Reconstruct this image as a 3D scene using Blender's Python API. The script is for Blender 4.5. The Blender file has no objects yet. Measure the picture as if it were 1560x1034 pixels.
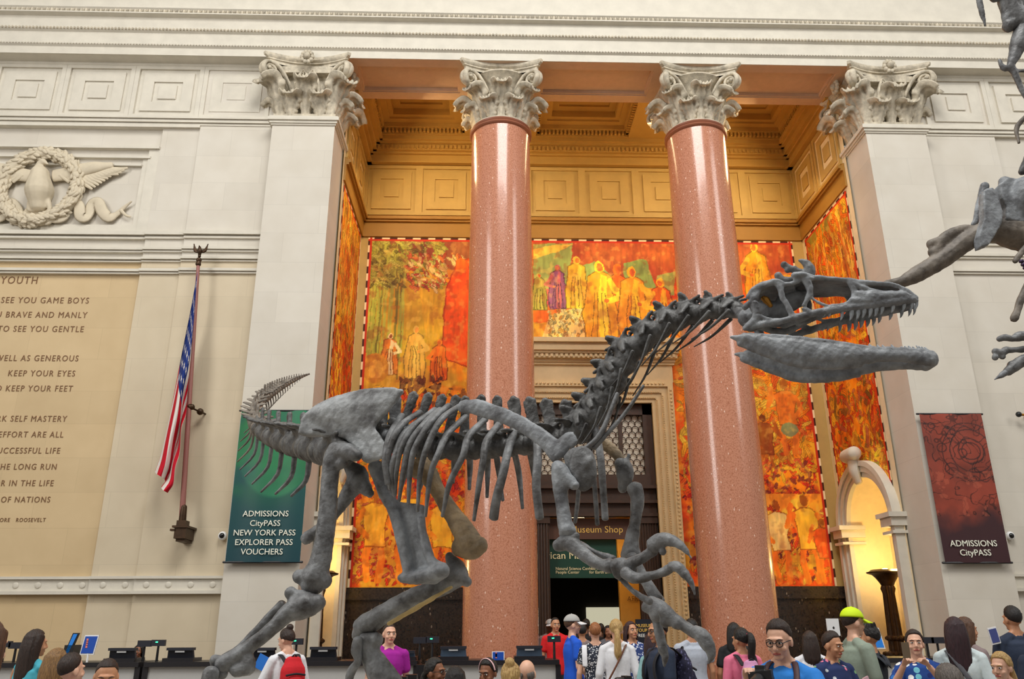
import bpy, math, random
import numpy as np
from mathutils import Vector, Matrix
random.seed(7); RNG = np.random.RandomState(7)
SC = bpy.context.scene
COL = SC.collection
# ---------------------------------------------------------------- camera, sky, lights, exposure
FPX, PITCH, YAW, ROLL, CAMZ = 1238.45, 0.3385, 0.03128, -0.004335, 1.65
FW = Vector((math.sin(YAW)*math.cos(PITCH), math.cos(YAW)*math.cos(PITCH), math.sin(PITCH)))
_rt = Vector((math.cos(YAW), -math.sin(YAW), 0)); _up = _rt.cross(FW)
RT = _rt*math.cos(ROLL) + _up*math.sin(ROLL)
UP = _up*math.cos(ROLL) - _rt*math.sin(ROLL)
CAM = Vector((0, 0, CAMZ))
cd = bpy.data.cameras.new('camera'); cam = bpy.data.objects.new('camera', cd); COL.objects.link(cam)
cd.sensor_fit = 'HORIZONTAL'; cd.sensor_width = 36.0; cd.lens = FPX/1560*36
cd.clip_start = 0.05; cd.clip_end = 200
_m = Matrix((RT, UP, -FW)).transposed().to_4x4(); _m.translation = CAM
cam.matrix_world = _m
SC.camera = cam
SC.view_settings.view_transform = 'Standard'; SC.view_settings.look = 'None'
SC.view_settings.gamma = 1; SC.view_settings.use_curve_mapping = False
SC.view_settings.exposure = 0.0
W = bpy.data.worlds.new('daylight'); SC.world = W; W.use_nodes = True
W.node_tree.nodes['Background'].inputs[0].default_value = (1.0, 0.965, 0.90, 1)
W.node_tree.nodes['Background'].inputs[1].default_value = 0.30

def area_light(name, loc, target, sx, sy, power, color):
    l = bpy.data.lights.new(name, 'AREA'); l.shape = 'RECTANGLE'; l.size = sx; l.size_y = sy
    l.energy = power; l.color = color
    o = bpy.data.objects.new(name, l); COL.objects.link(o); o.location = loc
    o.rotation_euler = (Vector(target)-Vector(loc)).to_track_quat('-Z', 'Y').to_euler()
    return o
# tall windows of the hall behind and beside the camera, and the skylight over it
area_light('hall_window_light', (-14, 2, 13), (6, 16, 7), 5, 13, 1450, (1, 0.97, 0.93))
area_light('hall_window_light', (19, 2, 17), (3, 14, 7), 5, 13, 1150, (1, 0.98, 0.95))
area_light('skylight_light', (2, 0, 25), (2, 9, 0), 12, 9, 4300, (1, 0.98, 0.94))
# warm picture lights of the alcove
for _x in (-2.6, 7.8):
    area_light('picture_light', (_x, 17.9, 13.6), (2.65, 20.4, 9.0), 0.5, 1.2, 92, (1, 0.74, 0.38))
area_light('picture_light', (2.65, 17.9, 13.9), (2.65, 20.4, 8.0), 8.5, 0.4, 135, (1, 0.76, 0.42))
area_light('picture_light', (2.65, 18.4, 9.9), (2.65, 18.9, 15), 9.0, 0.5, 46, (1, 0.66, 0.24))

# ---------------------------------------------------------------- helpers
def ray(x, y): return RT*((x-780)/FPX) + UP*((517-y)/FPX) + FW
def at(x, y, Y):
    d = ray(x, y); return CAM + d*(Y/d.y)
def scale(p):                                   # metres per photo pixel at a point
    return (Vector(p)-CAM).dot(FW)/FPX

class MB:
    def __init__(s): s.v = []; s.f = []; s.n = 0
    def add(s, verts, faces):
        verts = np.asarray(verts, float).reshape(-1, 3)
        o = s.n; s.v.append(verts); s.n += len(verts)
        s.f += [tuple(i+o for i in q) for q in faces]
        return s
    def box(s, x0, x1, y0, y1, z0, z1):
        v = [(x, y, z) for x in (x0, x1) for y in (y0, y1) for z in (z0, z1)]
        return s.add(v, [(0, 1, 3, 2), (4, 6, 7, 5), (0, 4, 5, 1), (2, 3, 7, 6), (0, 2, 6, 4), (1, 5, 7, 3)])
    def obox(s, c, ax, ay, az):                  # oriented box: centre and half-axes
        c = np.array(c, float); ax, ay, az = (np.array(a, float) for a in (ax, ay, az))
        v = [c+i*ax+j*ay+k*az for i in (-1, 1) for j in (-1, 1) for k in (-1, 1)]
        return s.add(v, [(0, 1, 3, 2), (4, 6, 7, 5), (0, 4, 5, 1), (2, 3, 7, 6), (0, 2, 6, 4), (1, 5, 7, 3)])
    def grid(s, P, close_u=False, close_v=False):  # P[nu][nv] points
        P = np.asarray(P, float); nu, nv = P.shape[:2]
        F = []
        for i in range(nu-(0 if close_u else 1)):
            for j in range(nv-(0 if close_v else 1)):
                a = i*nv+j; b = ((i+1) % nu)*nv+j; c = ((i+1) % nu)*nv+(j+1) % nv; d = i*nv+(j+1) % nv
                F.append((a, b, c, d))
        return s.add(P.reshape(-1, 3), F)
    def lathe(s, prof, c, n=48):                 # prof (r,z) about vertical axis at c
        t = np.linspace(0, 2*math.pi, n, endpoint=False)
        P = np.array([[(c[0]+r*math.cos(a), c[1]+r*math.sin(a), c[2]+z) for a in t] for r, z in prof])
        s.grid(P, close_v=True)
        m = len(prof)*n; o = s.n-m
        s.f.append(tuple(o+i for i in range(n))[::-1]); s.f.append(tuple(o+m-n+i for i in range(n)))
        return s
    def ell(s, c, r, M=None, nu=10, nv=14):      # ellipsoid
        c = np.array(c, float)
        r = (r, r, r) if np.isscalar(r) else r
        P = []
        for i in range(1, nu):
            ph = math.pi*i/nu
            for j in range(nv):
                a = 2*math.pi*j/nv
                P.append((r[0]*math.sin(ph)*math.cos(a), r[1]*math.sin(ph)*math.sin(a), r[2]*math.cos(ph)))
        P += [(0, 0, r[2]), (0, 0, -r[2])]
        P = np.array(P)
        if M is not None: P = P @ np.array(M).T
        F = []
        for i in range(nu-2):
            for j in range(nv):
                F.append((i*nv+j, (i+1)*nv+j, (i+1)*nv+(j+1) % nv, i*nv+(j+1) % nv))
        T = (nu-1)*nv
        for j in range(nv):
            F.append((T, j, (j+1) % nv)); F.append((T+1, (nu-2)*nv+(j+1) % nv, (nu-2)*nv+j))
        return s.add(P+c, F)
    def tube(s, pts, rad, n=10, hint=None, res=4, cap=True):
        # smooth tube through pts; rad scalars or (ra, rb): ra along the hint direction, rb across it
        P = np.array([tuple(p) for p in pts], float)
        Rr = np.array([(r, r) if np.isscalar(r) else tuple(r) for r in rad], float)
        m = len(P)
        if m > 2 and res > 1:
            E = np.vstack([2*P[0]-P[1], P, 2*P[-1]-P[-2]]); ER = np.vstack([Rr[0], Rr, Rr[-1]])
            Q = []; QR = []
            for i in range(m-1):
                for k in range(res):
                    t = k/res; a, b, c, d = E[i:i+4]
                    Q.append(.5*((2*b)+(c-a)*t+(2*a-5*b+4*c-d)*t*t+(3*b-a-3*c+d)*t**3))
                    w = t*t*(3-2*t); QR.append(ER[i+1]*(1-w)+ER[i+2]*w)
            Q.append(P[-1]); QR.append(Rr[-1]); P = np.array(Q); Rr = np.array(QR); m = len(P)
        T = np.gradient(P, axis=0); T /= np.linalg.norm(T, axis=1)[:, None]+1e-12
        if hint is None:
            h = np.array([0, 0, 1.]) if abs(T[0][2]) < .9 else np.array([1., 0, 0])
        else: h = np.array(hint, float)
        rings = []
        a = np.linspace(0, 2*math.pi, n, endpoint=False)
        def ring(c, u, w, ra, rb): return c+np.outer(np.cos(a)*ra, u)+np.outer(np.sin(a)*rb, w)
        us = []
        for i in range(m):
            if hint is None and i: h = us[-1]
            u = h-T[i]*h.dot(T[i]); l = np.linalg.norm(u)
            u = us[-1] if l < 1e-6 else u/l
            us.append(u)
        ws = [np.cross(T[i], us[i]) for i in range(m)]
        if cap:
            for f_, sx in ((.35, .94), (.75, .66), (.96, .28))[::-1]:
                r = min(Rr[0]); rings.append(ring(P[0]-T[0]*r*f_*.8, us[0], ws[0], Rr[0][0]*sx, Rr[0][1]*sx))
        for i in range(m): rings.append(ring(P[i], us[i], ws[i], *Rr[i]))
        if cap:
            for f_, sx in ((.35, .94), (.75, .66), (.96, .28)):
                r = min(Rr[-1]); rings.append(ring(P[-1]+T[-1]*r*f_*.8, us[-1], ws[-1], Rr[-1][0]*sx, Rr[-1][1]*sx))
        s.grid(rings, close_v=True)
        k = len(rings)*n; o = s.n-k
        s.f.append(tuple(o+i for i in range(n))[::-1]); s.f.append(tuple(o+k-n+i for i in range(n)))
        return s
    def prism(s, poly, d):                       # closed 3-D polygon extruded by vector d
        A = np.array([tuple(p) for p in poly], float); B = A+np.array(d, float); n = len(A)
        F = [tuple(range(n))[::-1], tuple(range(n, 2*n))]+[(i, (i+1) % n, n+(i+1) % n, n+i) for i in range(n)]
        return s.add(np.vstack([A, B]), F)
    def sweep_x(s, prof, x0, x1):                # profile (y,z) polyline swept along X, ends closed
        P = [[(x, y, z) for y, z in prof] for x in (x0, x1)]
        s.grid(P); n = len(prof); o = s.n-2*n
        return s
    def arr(s): return np.vstack(s.v) if s.v else np.zeros((0, 3))
    def xform(s, M, t=(0, 0, 0)):
        A = s.arr() @ np.array(M).T+np.array(t); s.v = [A]; return s
    def mesh(s, name='m'):
        me = bpy.data.meshes.new(name); me.from_pydata(s.arr().tolist(), [], s.f); return me
    def merge(s, o): return s.add(o.arr(), o.f)

def fixn(me):
    import bmesh
    b = bmesh.new(); b.from_mesh(me); bmesh.ops.recalc_face_normals(b, faces=b.faces); b.to_mesh(me); b.free()

def fuse(mb, vox, sm=2, rough=0.):                         # weld overlapping pieces into one smooth closed surface
    me = mb.mesh() if isinstance(mb, MB) else mb
    fixn(me)
    o = bpy.data.objects.new('weld', me); COL.objects.link(o)
    m = o.modifiers.new('r', 'REMESH'); m.mode = 'VOXEL'; m.voxel_size = vox; m.use_smooth_shade = True
    if sm:
        q = o.modifiers.new('s', 'SMOOTH'); q.iterations = sm; q.factor = .5
    bpy.context.view_layer.update()
    dg = bpy.context.evaluated_depsgraph_get()
    out = bpy.data.meshes.new_from_object(o.evaluated_get(dg), depsgraph=dg)
    bpy.data.objects.remove(o); bpy.data.meshes.remove(me)
    if rough:                                    # pitted, knobbly bone surface
        n = len(out.vertices); P = np.zeros(n*3, np.float32); out.vertices.foreach_get('co', P); P = P.reshape(-1, 3)
        N = np.zeros(n*3, np.float32); out.vertices.foreach_get('normal', N); N = N.reshape(-1, 3)
        r = np.random.RandomState(3); d = np.zeros(n)
        for k in range(14):
            w = r.normal(size=3); w *= (2*math.pi/(.10/(1+k*.32)))/np.linalg.norm(w); d += np.sin(P @ w+r.rand()*6)/(1+k*.3)
        out.vertices.foreach_set('co', (P+N*(d*rough)[:, None]).astype(np.float32).reshape(-1)); out.update()
    return out

def link(name, me, mat, parent=None, smooth=True, fix=True):
    if isinstance(me, MB):
        me = me.mesh(name)
        if fix: fixn(me)
    me.name = name
    o = bpy.data.objects.new(name, me); COL.objects.link(o)
    me.materials.clear()
    for k in (mat if isinstance(mat, (list, tuple)) else [mat]): me.materials.append(k)
    if smooth:
        me.polygons.foreach_set('use_smooth', [True]*len(me.polygons))
        if smooth != 'full':
            try: me.set_sharp_from_angle(angle=math.radians(40))
            except Exception: pass
    if parent is not None:
        o.parent = parent; o.matrix_parent_inverse = parent_base(parent)
    return o
def world_of(p):
    M = p.matrix_basis.copy()
    return M if p.parent is None else world_of(p.parent) @ p.matrix_parent_inverse @ M
def parent_base(p): return world_of(p).inverted()
def thing(name, loc, label, cat, group=None):
    o = bpy.data.objects.new(name, None); COL.objects.link(o); o.location = loc
    o.empty_display_size = .2
    o.matrix_basis = Matrix.Translation(Vector(loc))
    return tag(o, label, cat, group)
def tag(o, label, cat, group=None):
    o['label'] = label; o['category'] = cat
    if group: o['group'] = group
    return o
def struct(name, me, mat, smooth=False, fix=True):
    o = link(name, me, mat, None, smooth, fix); o['kind'] = 'structure'; return o

# ---------------------------------------------------------------- materials
MATS = {}
def mat(name, col, rough=.6, metal=0., var=0., vscale=6., bump=0., bscale=30., coat=0., emit=None, spec=None, col2=None, tex='noise'):
    if name in MATS: return MATS[name]
    m = bpy.data.materials.new(name); m.use_nodes = True; nt = m.node_tree; b = nt.nodes['Principled BSDF']
    c = tuple(col)+(1,)
    b.inputs['Base Color'].default_value = c; b.inputs['Roughness'].default_value = rough
    b.inputs['Metallic'].default_value = metal; b.inputs['Coat Weight'].default_value = coat
    if spec is not None: b.inputs['Specular IOR Level'].default_value = spec
    tc = nt.nodes.new('ShaderNodeTexCoord')
    if var or col2:
        n = nt.nodes.new('ShaderNodeTexNoise'); n.inputs['Scale'].default_value = vscale; n.inputs['Detail'].default_value = 6
        n.inputs['Roughness'].default_value = .62
        nt.links.new(tc.outputs['Object'], n.inputs['Vector'])
        r = nt.nodes.new('ShaderNodeValToRGB'); r.color_ramp.elements[0].position = .33; r.color_ramp.elements[1].position = .68
        lo = col2 if col2 else tuple(x*(1-var) for x in col)
        hi = col if col2 else tuple(min(1, x*(1+var)) for x in col)
        r.color_ramp.elements[0].color = tuple(lo)+(1,); r.color_ramp.elements[1].color = tuple(hi)+(1,)
        nt.links.new(n.outputs['Fac'], r.inputs[0]); nt.links.new(r.outputs[0], b.inputs['Base Color'])
    if bump:
        n2 = nt.nodes.new('ShaderNodeTexNoise'); n2.inputs['Scale'].default_value = bscale; n2.inputs['Detail'].default_value = 5
        nt.links.new(tc.outputs['Object'], n2.inputs['Vector'])
        bp = nt.nodes.new('ShaderNodeBump'); bp.inputs['Strength'].default_value = bump; bp.inputs['Distance'].default_value = .02
        nt.links.new(n2.outputs['Fac'], bp.inputs['Height']); nt.links.new(bp.outputs[0], b.inputs['Normal'])
    if emit:
        b.inputs['Emission Color'].default_value = tuple(emit[:3])+(1,); b.inputs['Emission Strength'].default_value = emit[3]
    MATS[name] = m; return m

def stone(name, col, bx=1.5, bz=.7, var=.03, mortar=.9, plane='XZ'):
    if name in MATS: return MATS[name]
    m = bpy.data.materials.new(name); m.use_nodes = True; nt = m.node_tree; b = nt.nodes['Principled BSDF']; L = nt.links.new
    b.inputs['Roughness'].default_value = .62; b.inputs['Specular IOR Level'].default_value = .3
    tc = nt.nodes.new('ShaderNodeTexCoord'); sp = nt.nodes.new('ShaderNodeSeparateXYZ'); cb = nt.nodes.new('ShaderNodeCombineXYZ')
    L(tc.outputs['Object'], sp.inputs[0]); L(sp.outputs['X' if plane == 'XZ' else 'Y'], cb.inputs[0]); L(sp.outputs['Z'], cb.inputs[1])
    br = nt.nodes.new('ShaderNodeTexBrick'); L(cb.outputs[0], br.inputs['Vector'])
    br.inputs['Scale'].default_value = 1; br.inputs['Brick Width'].default_value = bx; br.inputs['Row Height'].default_value = bz
    br.inputs['Mortar Size'].default_value = .006; br.inputs['Bias'].default_value = 0; br.inputs['Mortar Smooth'].default_value = .4
    br.inputs['Color1'].default_value = tuple(min(1, x*(1+var)) for x in col)+(1,)
    br.inputs['Color2'].default_value = tuple(x*(1-var) for x in col)+(1,)
    br.inputs['Mortar'].default_value = tuple(x*mortar for x in col)+(1,)
    n = nt.nodes.new('ShaderNodeTexNoise'); n.inputs['Scale'].default_value = 1.6; n.inputs['Detail'].default_value = 8
    L(tc.outputs['Object'], n.inputs['Vector'])
    mx = nt.nodes.new('ShaderNodeMix'); mx.data_type = 'RGBA'; mx.blend_type = 'MULTIPLY'; mx.inputs['Factor'].default_value = .35
    rp = nt.nodes.new('ShaderNodeValToRGB'); rp.color_ramp.elements[0].position = .3; rp.color_ramp.elements[1].position = .7
    rp.color_ramp.elements[0].color = (.78, .74, .68, 1); rp.color_ramp.elements[1].color = (1, 1, 1, 1)
    L(n.outputs['Fac'], rp.inputs[0]); L(br.outputs['Color'], mx.inputs['A']); L(rp.outputs[0], mx.inputs['B'])
    L(mx.outputs['Result'], b.inputs['Base Color'])
    MATS[name] = m; return m

def speckle(name, base, dark, light, rough, sc=26, coat=0.):
    if name in MATS: return MATS[name]
    m = bpy.data.materials.new(name); m.use_nodes = True; nt = m.node_tree; b = nt.nodes['Principled BSDF']; L = nt.links.new
    b.inputs['Roughness'].default_value = rough; b.inputs['Coat Weight'].default_value = coat; b.inputs['Coat Roughness'].default_value = .08
    tc = nt.nodes.new('ShaderNodeTexCoord')
    def noise(s, d):
        n = nt.nodes.new('ShaderNodeTexNoise'); n.inputs['Scale'].default_value = s; n.inputs['Detail'].default_value = d
        L(tc.outputs['Object'], n.inputs['Vector']); return n
    r = nt.nodes.new('ShaderNodeValToRGB'); e = r.color_ramp.elements
    e[0].position = .3; e[0].color = tuple(dark)+(1,); e[1].position = .55; e[1].color = tuple(base)+(1,)
    L(noise(sc*1.6, 8).outputs['Fac'], r.inputs[0])
    v = nt.nodes.new('ShaderNodeTexVoronoi'); v.inputs['Scale'].default_value = sc*.42
    mp = nt.nodes.new('ShaderNodeMapping'); mp.inputs['Rotation'].default_value = (.6, .4, .3); mp.inputs['Scale'].default_value = (1.6, 1, .7)
    L(tc.outputs['Object'], mp.inputs[0]); L(mp.outputs[0], v.inputs['Vector'])
    r2 = nt.nodes.new('ShaderNodeValToRGB'); e = r2.color_ramp.elements
    e[0].position = .10; e[0].color = (1, 1, 1, 1); e[1].position = .17; e[1].color = (0, 0, 0, 1)
    L(v.outputs['Distance'], r2.inputs[0])
    r3 = nt.nodes.new('ShaderNodeValToRGB'); e = r3.color_ramp.elements; e[0].position = .45; e[1].position = .6
    L(noise(sc*.2, 2).outputs['Fac'], r3.inputs[0])
    mu = nt.nodes.new('ShaderNodeMath'); mu.operation = 'MULTIPLY'; L(r2.outputs[0], mu.inputs[0]); L(r3.outputs[0], mu.inputs[1])
    mx = nt.nodes.new('ShaderNodeMix'); mx.data_type = 'RGBA'; mx.inputs['B'].default_value = tuple(light)+(1,)
    L(mu.outputs[0], mx.inputs['Factor']); L(r.outputs[0], mx.inputs['A']); L(mx.outputs['Result'], b.inputs['Base Color'])
    MATS[name] = m; return m

def attr_mat(name, rough=.7, spec=.2):
    if name in MATS: return MATS[name]
    m = bpy.data.materials.new(name); m.use_nodes = True; nt = m.node_tree; b = nt.nodes['Principled BSDF']
    a = nt.nodes.new('ShaderNodeAttribute'); a.attribute_name = 'Col'
    nt.links.new(a.outputs['Color'], b.inputs['Base Color']); b.inputs['Roughness'].default_value = rough
    b.inputs['Specular IOR Level'].default_value = spec
    MATS[name] = m; return m

def lin(r, g, b):                                # sRGB 0-255 to linear
    f = lambda c: (c/255/12.92) if c <= 10 else ((c/255+.055)/1.055)**2.4
    return (f(r), f(g), f(b))

def text(body, size, loc, right=(1, 0, 0), up=(0, 0, 1), mat_=None, parent=None, name='lettering', align='CENTER', depth=.004, space=1., xs=1., bold=0.):
    c = bpy.data.curves.new(name, 'FONT'); c.body = body; c.size = size; c.align_x = align; c.align_y = 'BOTTOM_BASELINE'
    c.extrude = depth; c.space_character = space; c.resolution_u = 3; c.offset = bold
    o = bpy.data.objects.new(name, c); COL.objects.link(o); bpy.context.view_layer.update()
    dg = bpy.context.evaluated_depsgraph_get(); me = bpy.data.meshes.new_from_object(o.evaluated_get(dg), depsgraph=dg)
    bpy.data.objects.remove(o)
    r = Vector(right).normalized(); u = Vector(up).normalized(); n = r.cross(u)
    M = Matrix((r*xs, u, n)).transposed().to_4x4(); M.translation = Vector(loc)
    me.transform(M)
    return link(name, me, mat_, parent, smooth=False)

def colored_grid(name, P, C, mat_, parent=None, keep=None):  # P (nu,nv,3) points and C (nu,nv,3) linear colours
    nu, nv = P.shape[:2]
    me = bpy.data.meshes.new(name); me.vertices.add(nu*nv); me.vertices.foreach_set('co', P.reshape(-1).astype(np.float32))
    I = (np.arange(nu-1)[:, None]*nv+np.arange(nv-1)[None, :]).reshape(-1)
    if keep is not None: I = I[keep[:-1, :-1].reshape(-1)]
    Q = np.stack([I, I+nv, I+nv+1, I+1], 1).astype(np.int32); n = len(Q)
    me.loops.add(n*4); me.loops.foreach_set('vertex_index', Q.reshape(-1)); me.polygons.add(n)
    me.polygons.foreach_set('loop_start', np.arange(n, dtype=np.int32)*4)
    me.update(calc_edges=True)
    a = me.color_attributes.new('Col', 'FLOAT_COLOR', 'POINT')
    a.data.foreach_set('color', np.concatenate([C.reshape(-1, 3), np.ones((nu*nv, 1))], 1).astype(np.float32).reshape(-1))
    return link(name, me, mat_, parent, smooth='full')
# ---------------------------------------------------------------- the hall
XC = 2.65                                        # axis of the alcove
def mx(x): return 2*XC-x
M_ST = stone('limestone', lin(212, 206, 194))
M_STW = stone('warm lit limestone', lin(206, 182, 142), 1.5, .7, .04)  # warm lamp glow on the panel is put into this stone colour
M_ST2 = stone('faint warm lit limestone', lin(208, 194, 168))  # weaker lamp warmth on the wall strips, mixed into the colour
M_ST_Y = stone('limestone return', lin(214, 204, 186), plane='YZ')
M_SM = mat('carved limestone', lin(210, 204, 190), .65, var=.06, vscale=3)
M_CAP = mat('shade mottled carved stone', lin(194, 184, 164), .7, var=.3, vscale=7, bump=.35, bscale=28)  # tone darkened and mottled in place of shade between the carvings
M_WARMPL = mat('warm lit ochre plaster', lin(190, 158, 92), .6, var=.07, vscale=2)  # warm lamp light of the alcove is partly in this ochre
M_BAND = mat('ochre brown band', lin(160, 116, 44), .6, var=.06, vscale=2)
M_DADO = speckle('dark veined marble', lin(52, 42, 36), lin(26, 20, 17), lin(150, 135, 120), .22, sc=14)
M_COL = speckle('polished pink granite', lin(198, 136, 108), lin(168, 104, 76), lin(244, 214, 196), .22, sc=22, coat=.4)
M_WOOD = mat('dark carved wood', lin(62, 42, 30), .45, var=.2, vscale=5)
M_BRONZE = mat('dark bronze', lin(66, 46, 28), .42, metal=.6, var=.3, vscale=8)
M_FLOOR = speckle('polished floor stone', lin(132, 120, 106), lin(104, 94, 82), lin(170, 160, 146), .3, sc=8)
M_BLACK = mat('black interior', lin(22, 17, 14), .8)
M_DOORST = mat('tan carved door stone', lin(206, 178, 132), .6, var=.07, vscale=3)
PL0, PL1 = -5.0, -3.57
PR0, PR1 = mx(PL1), mx(PL0)
YF, YPB, YB = 16.2, 17.35, 20.4
ZS = 14.4
AX0, AX1 = -3.52, 8.82
b = MB().box(-26, 30, -8, 31, -.3, 0); struct('floor', b, M_FLOOR)
b = MB().box(-7.62, -6.75, 16.53, 17.3, 9.3, ZS).box(-6.75, -5.0, 16.48, 17.3, 9.3, ZS); struct('wall_left', b, M_ST)
b = MB().box(-7.62, -6.75, 16.53, 17.3, 0, 9.3).box(-6.75, -5.0, 16.48, 17.3, 0, 9.3); struct('wall_left', b, M_ST2)
b = MB().box(-14, -7.62, 16.60, 17.3, 0, 9.3); struct('wall_left', b, M_STW)
b = MB().box(-14, -7.62, 16.60, 17.3, 9.3, ZS); struct('wall_left', b, M_ST)
b = MB().box(PR1, mx(-6.75)+.1, 16.48, 17.3, 0, ZS).box(mx(-6.75)+.1, 19, 16.56, 17.3, 0, ZS); struct('wall_right', b, M_ST)
struct('wall_back', MB().box(-4.2, .6, YB, YB+.5, 0, 15.6).box(4.7, 9.5, YB, YB+.5, 0, 15.6).box(.6, 4.7, YB, YB+.5, 7.4, 15.6), M_WARMPL)

def arch_wall(name, X, sgn, mat_):               # side wall of the alcove with a round-headed niche opening
    yc, r, zs = 18.75, 1.08, 3.8
    m = MB(); N = 24
    arc = [(yc+r*math.cos(a), zs+r*math.sin(a)) for a in np.linspace(0, math.pi, N)]
    y0, y1, zt = YPB-.12, YB+.05, 15.6
    inner = [(yc+r, 0)]+arc+[(yc-r, 0)]
    outer = [(y1, 0), (y1, zs)]+[(y1-(y1-y0)*k/(N-3), zt) for k in range(N-2)]+[(y0, zs), (y0, 0)]
    A = [[(X, y, z) for y, z in outer], [(X, y, z) for y, z in inner], [(X+sgn*.9, y, z) for y, z in inner]]
    m.grid(A)
    xb = X+sgn*.9
    m.box(min(xb, xb+sgn*.1), max(xb, xb+sgn*.1), y0, y1, 0, 5.2)
    return struct(name, m, mat_, smooth=True)
M_NICHE = mat('pale niche plaster', lin(232, 214, 176), .6, var=.05)
arch_wall('wall_inner_right', AX1, 1, M_NICHE); arch_wall('wall_inner_left', AX0, -1, M_NICHE)

def niche_frame(X, sgn):
    yc, zs = 18.75, 3.8; m = MB()
    for r0, r1, d in ((1.08, 1.2, .10), (1.2, 1.34, .15), (1.34, 1.46, .2)):
        path = [(yc+math.cos(a), zs+math.sin(a), math.cos(a), math.sin(a)) for a in np.linspace(0, math.pi, 30)]
        rows = []
        for rr, dd in ((r0, 0), (r0, d), (r1, d), (r1, 0)):
            rows.append([(X-sgn*dd, yc+rr*c, zs+rr*s_) for _, _, c, s_ in path])
        m.grid(rows)
        for sy in (1, -1):
            ya, yb = yc+sy*r0, yc+sy*r1
            m.box(min(X, X-sgn*d), max(X, X-sgn*d), min(ya, yb), max(ya, yb), 0, zs)
    for sy in (1, -1):                           # impost capitals
        for k, (h0, h1, e) in enumerate(((.0, .1, .12), (-.18, 0, .06), (-.34, -.28, .05))):
            ya, yb = yc+sy*(1.08-e), yc+sy*(1.46+e)
            m.box(min(X-sgn*(.22+e), X+sgn*.3), max(X-sgn*(.22+e), X+sgn*.3), min(ya, yb), max(ya, yb), zs+h0, zs+h1)
    # scrolled keystone
    m.tube([(X-sgn*.16, yc, zs+.98), (X-sgn*.22, yc, zs+1.25), (X-sgn*.2, yc, zs+1.6)], [(.13, .08), (.17, .12), (.21, .12)], hint=(0, 1, 0))
    m.tube([(X-sgn*.26, yc-.22, zs+1.62), (X-sgn*.26, yc+.22, zs+1.62)], [.16, .16], n=16)
    return struct('trim_niche', m, M_SM, smooth=True)
niche_frame(AX1, 1); niche_frame(AX0, -1)
struct('trim_dado', MB().box(AX0+.02, .5, YB-.06, YB+.02, 0, 2.24).box(AX0+.02, .5, YB-.14, YB+.02, 2.24, 2.31).box(AX0+.02, .5, YB-.10, YB+.02, 2.31, 2.52)
       .box(4.82, AX1-.02, YB-.06, YB+.02, 0, 2.24).box(4.82, AX1-.02, YB-.14, YB+.02, 2.24, 2.31).box(4.82, AX1-.02, YB-.10, YB+.02, 2.31, 2.52), M_DADO)

# --- entablature and its running ornament
def beads(m, x0, x1, y, z, step, r, kind='bead'):
    n = int((x1-x0)/step)
    for i in range(n):
        x = x0+(i+.5)*step
        if kind == 'bead': m.ell((x, y, z), (r*.9, r, r), nu=4, nv=6)
        else:
            m.ell((x, y, z-.01), (r*.75, r*.8, r*1.25), nu=5, nv=7)
            m.prism([(x+step*.42, y-.02, z+.06), (x+step*.58, y-.02, z+.06), (x+step*.5, y-.02, z-.07)], (0, .04, 0))
prof = [(16.139, 14.40), (16.12, 14.40), (16.12, 14.60), (16.07, 14.64), (16.07, 14.67), (16.09, 14.68), (16.09, 15.00), (16.03, 15.04), (16.03, 15.08),
        (16.05, 15.09), (16.05, 15.42), (15.92, 15.44), (15.92, 15.47), (16.0, 15.49), (15.9, 15.58), (15.9, 15.60), (16.08, 15.63), (16.08, 19.0), (17.3, 19.0)]
struct('trim_entablature', MB().box(-14.5, -3.61, 16.141, 16.9, 14.41, 14.6).box(8.91, 19.5, 16.141, 16.9, 14.41, 14.6).sweep_x(prof, -14.5, 19.5), M_SM)
m = MB(); beads(m, -13, 17.5, 16.06, 14.655, .07, .024); struct('trim_bead_row', m, M_SM, smooth=True, fix=False)
m = MB(); beads(m, -13, 17.5, 16.02, 15.06, .08, .034); struct('trim_bead_row', m, M_CAP, smooth=True, fix=False)
m = MB(); beads(m, -13, 17.5, 15.95, 15.515, .115, .05, 'egg'); struct('trim_egg_and_dart', m, M_CAP, smooth=True, fix=False)
# soffit of the entablature with sunk panels between the capitals
M_SOF = mat('warm lit soffit stone', lin(208, 176, 150), .6, var=.05)  # pinkish brown of the warm light below, put into the stone colour
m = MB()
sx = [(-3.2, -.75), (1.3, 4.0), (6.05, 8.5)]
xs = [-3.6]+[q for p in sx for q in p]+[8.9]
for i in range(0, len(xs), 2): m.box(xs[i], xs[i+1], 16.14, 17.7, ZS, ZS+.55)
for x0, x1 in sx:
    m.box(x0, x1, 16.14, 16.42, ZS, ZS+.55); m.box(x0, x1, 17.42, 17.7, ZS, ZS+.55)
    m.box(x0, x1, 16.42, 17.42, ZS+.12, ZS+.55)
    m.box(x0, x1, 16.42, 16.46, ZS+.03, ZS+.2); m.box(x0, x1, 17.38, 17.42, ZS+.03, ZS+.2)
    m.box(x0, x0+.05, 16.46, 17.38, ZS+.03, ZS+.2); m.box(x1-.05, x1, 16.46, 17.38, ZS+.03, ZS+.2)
struct('trim_soffit', m, M_SOF)

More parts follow.
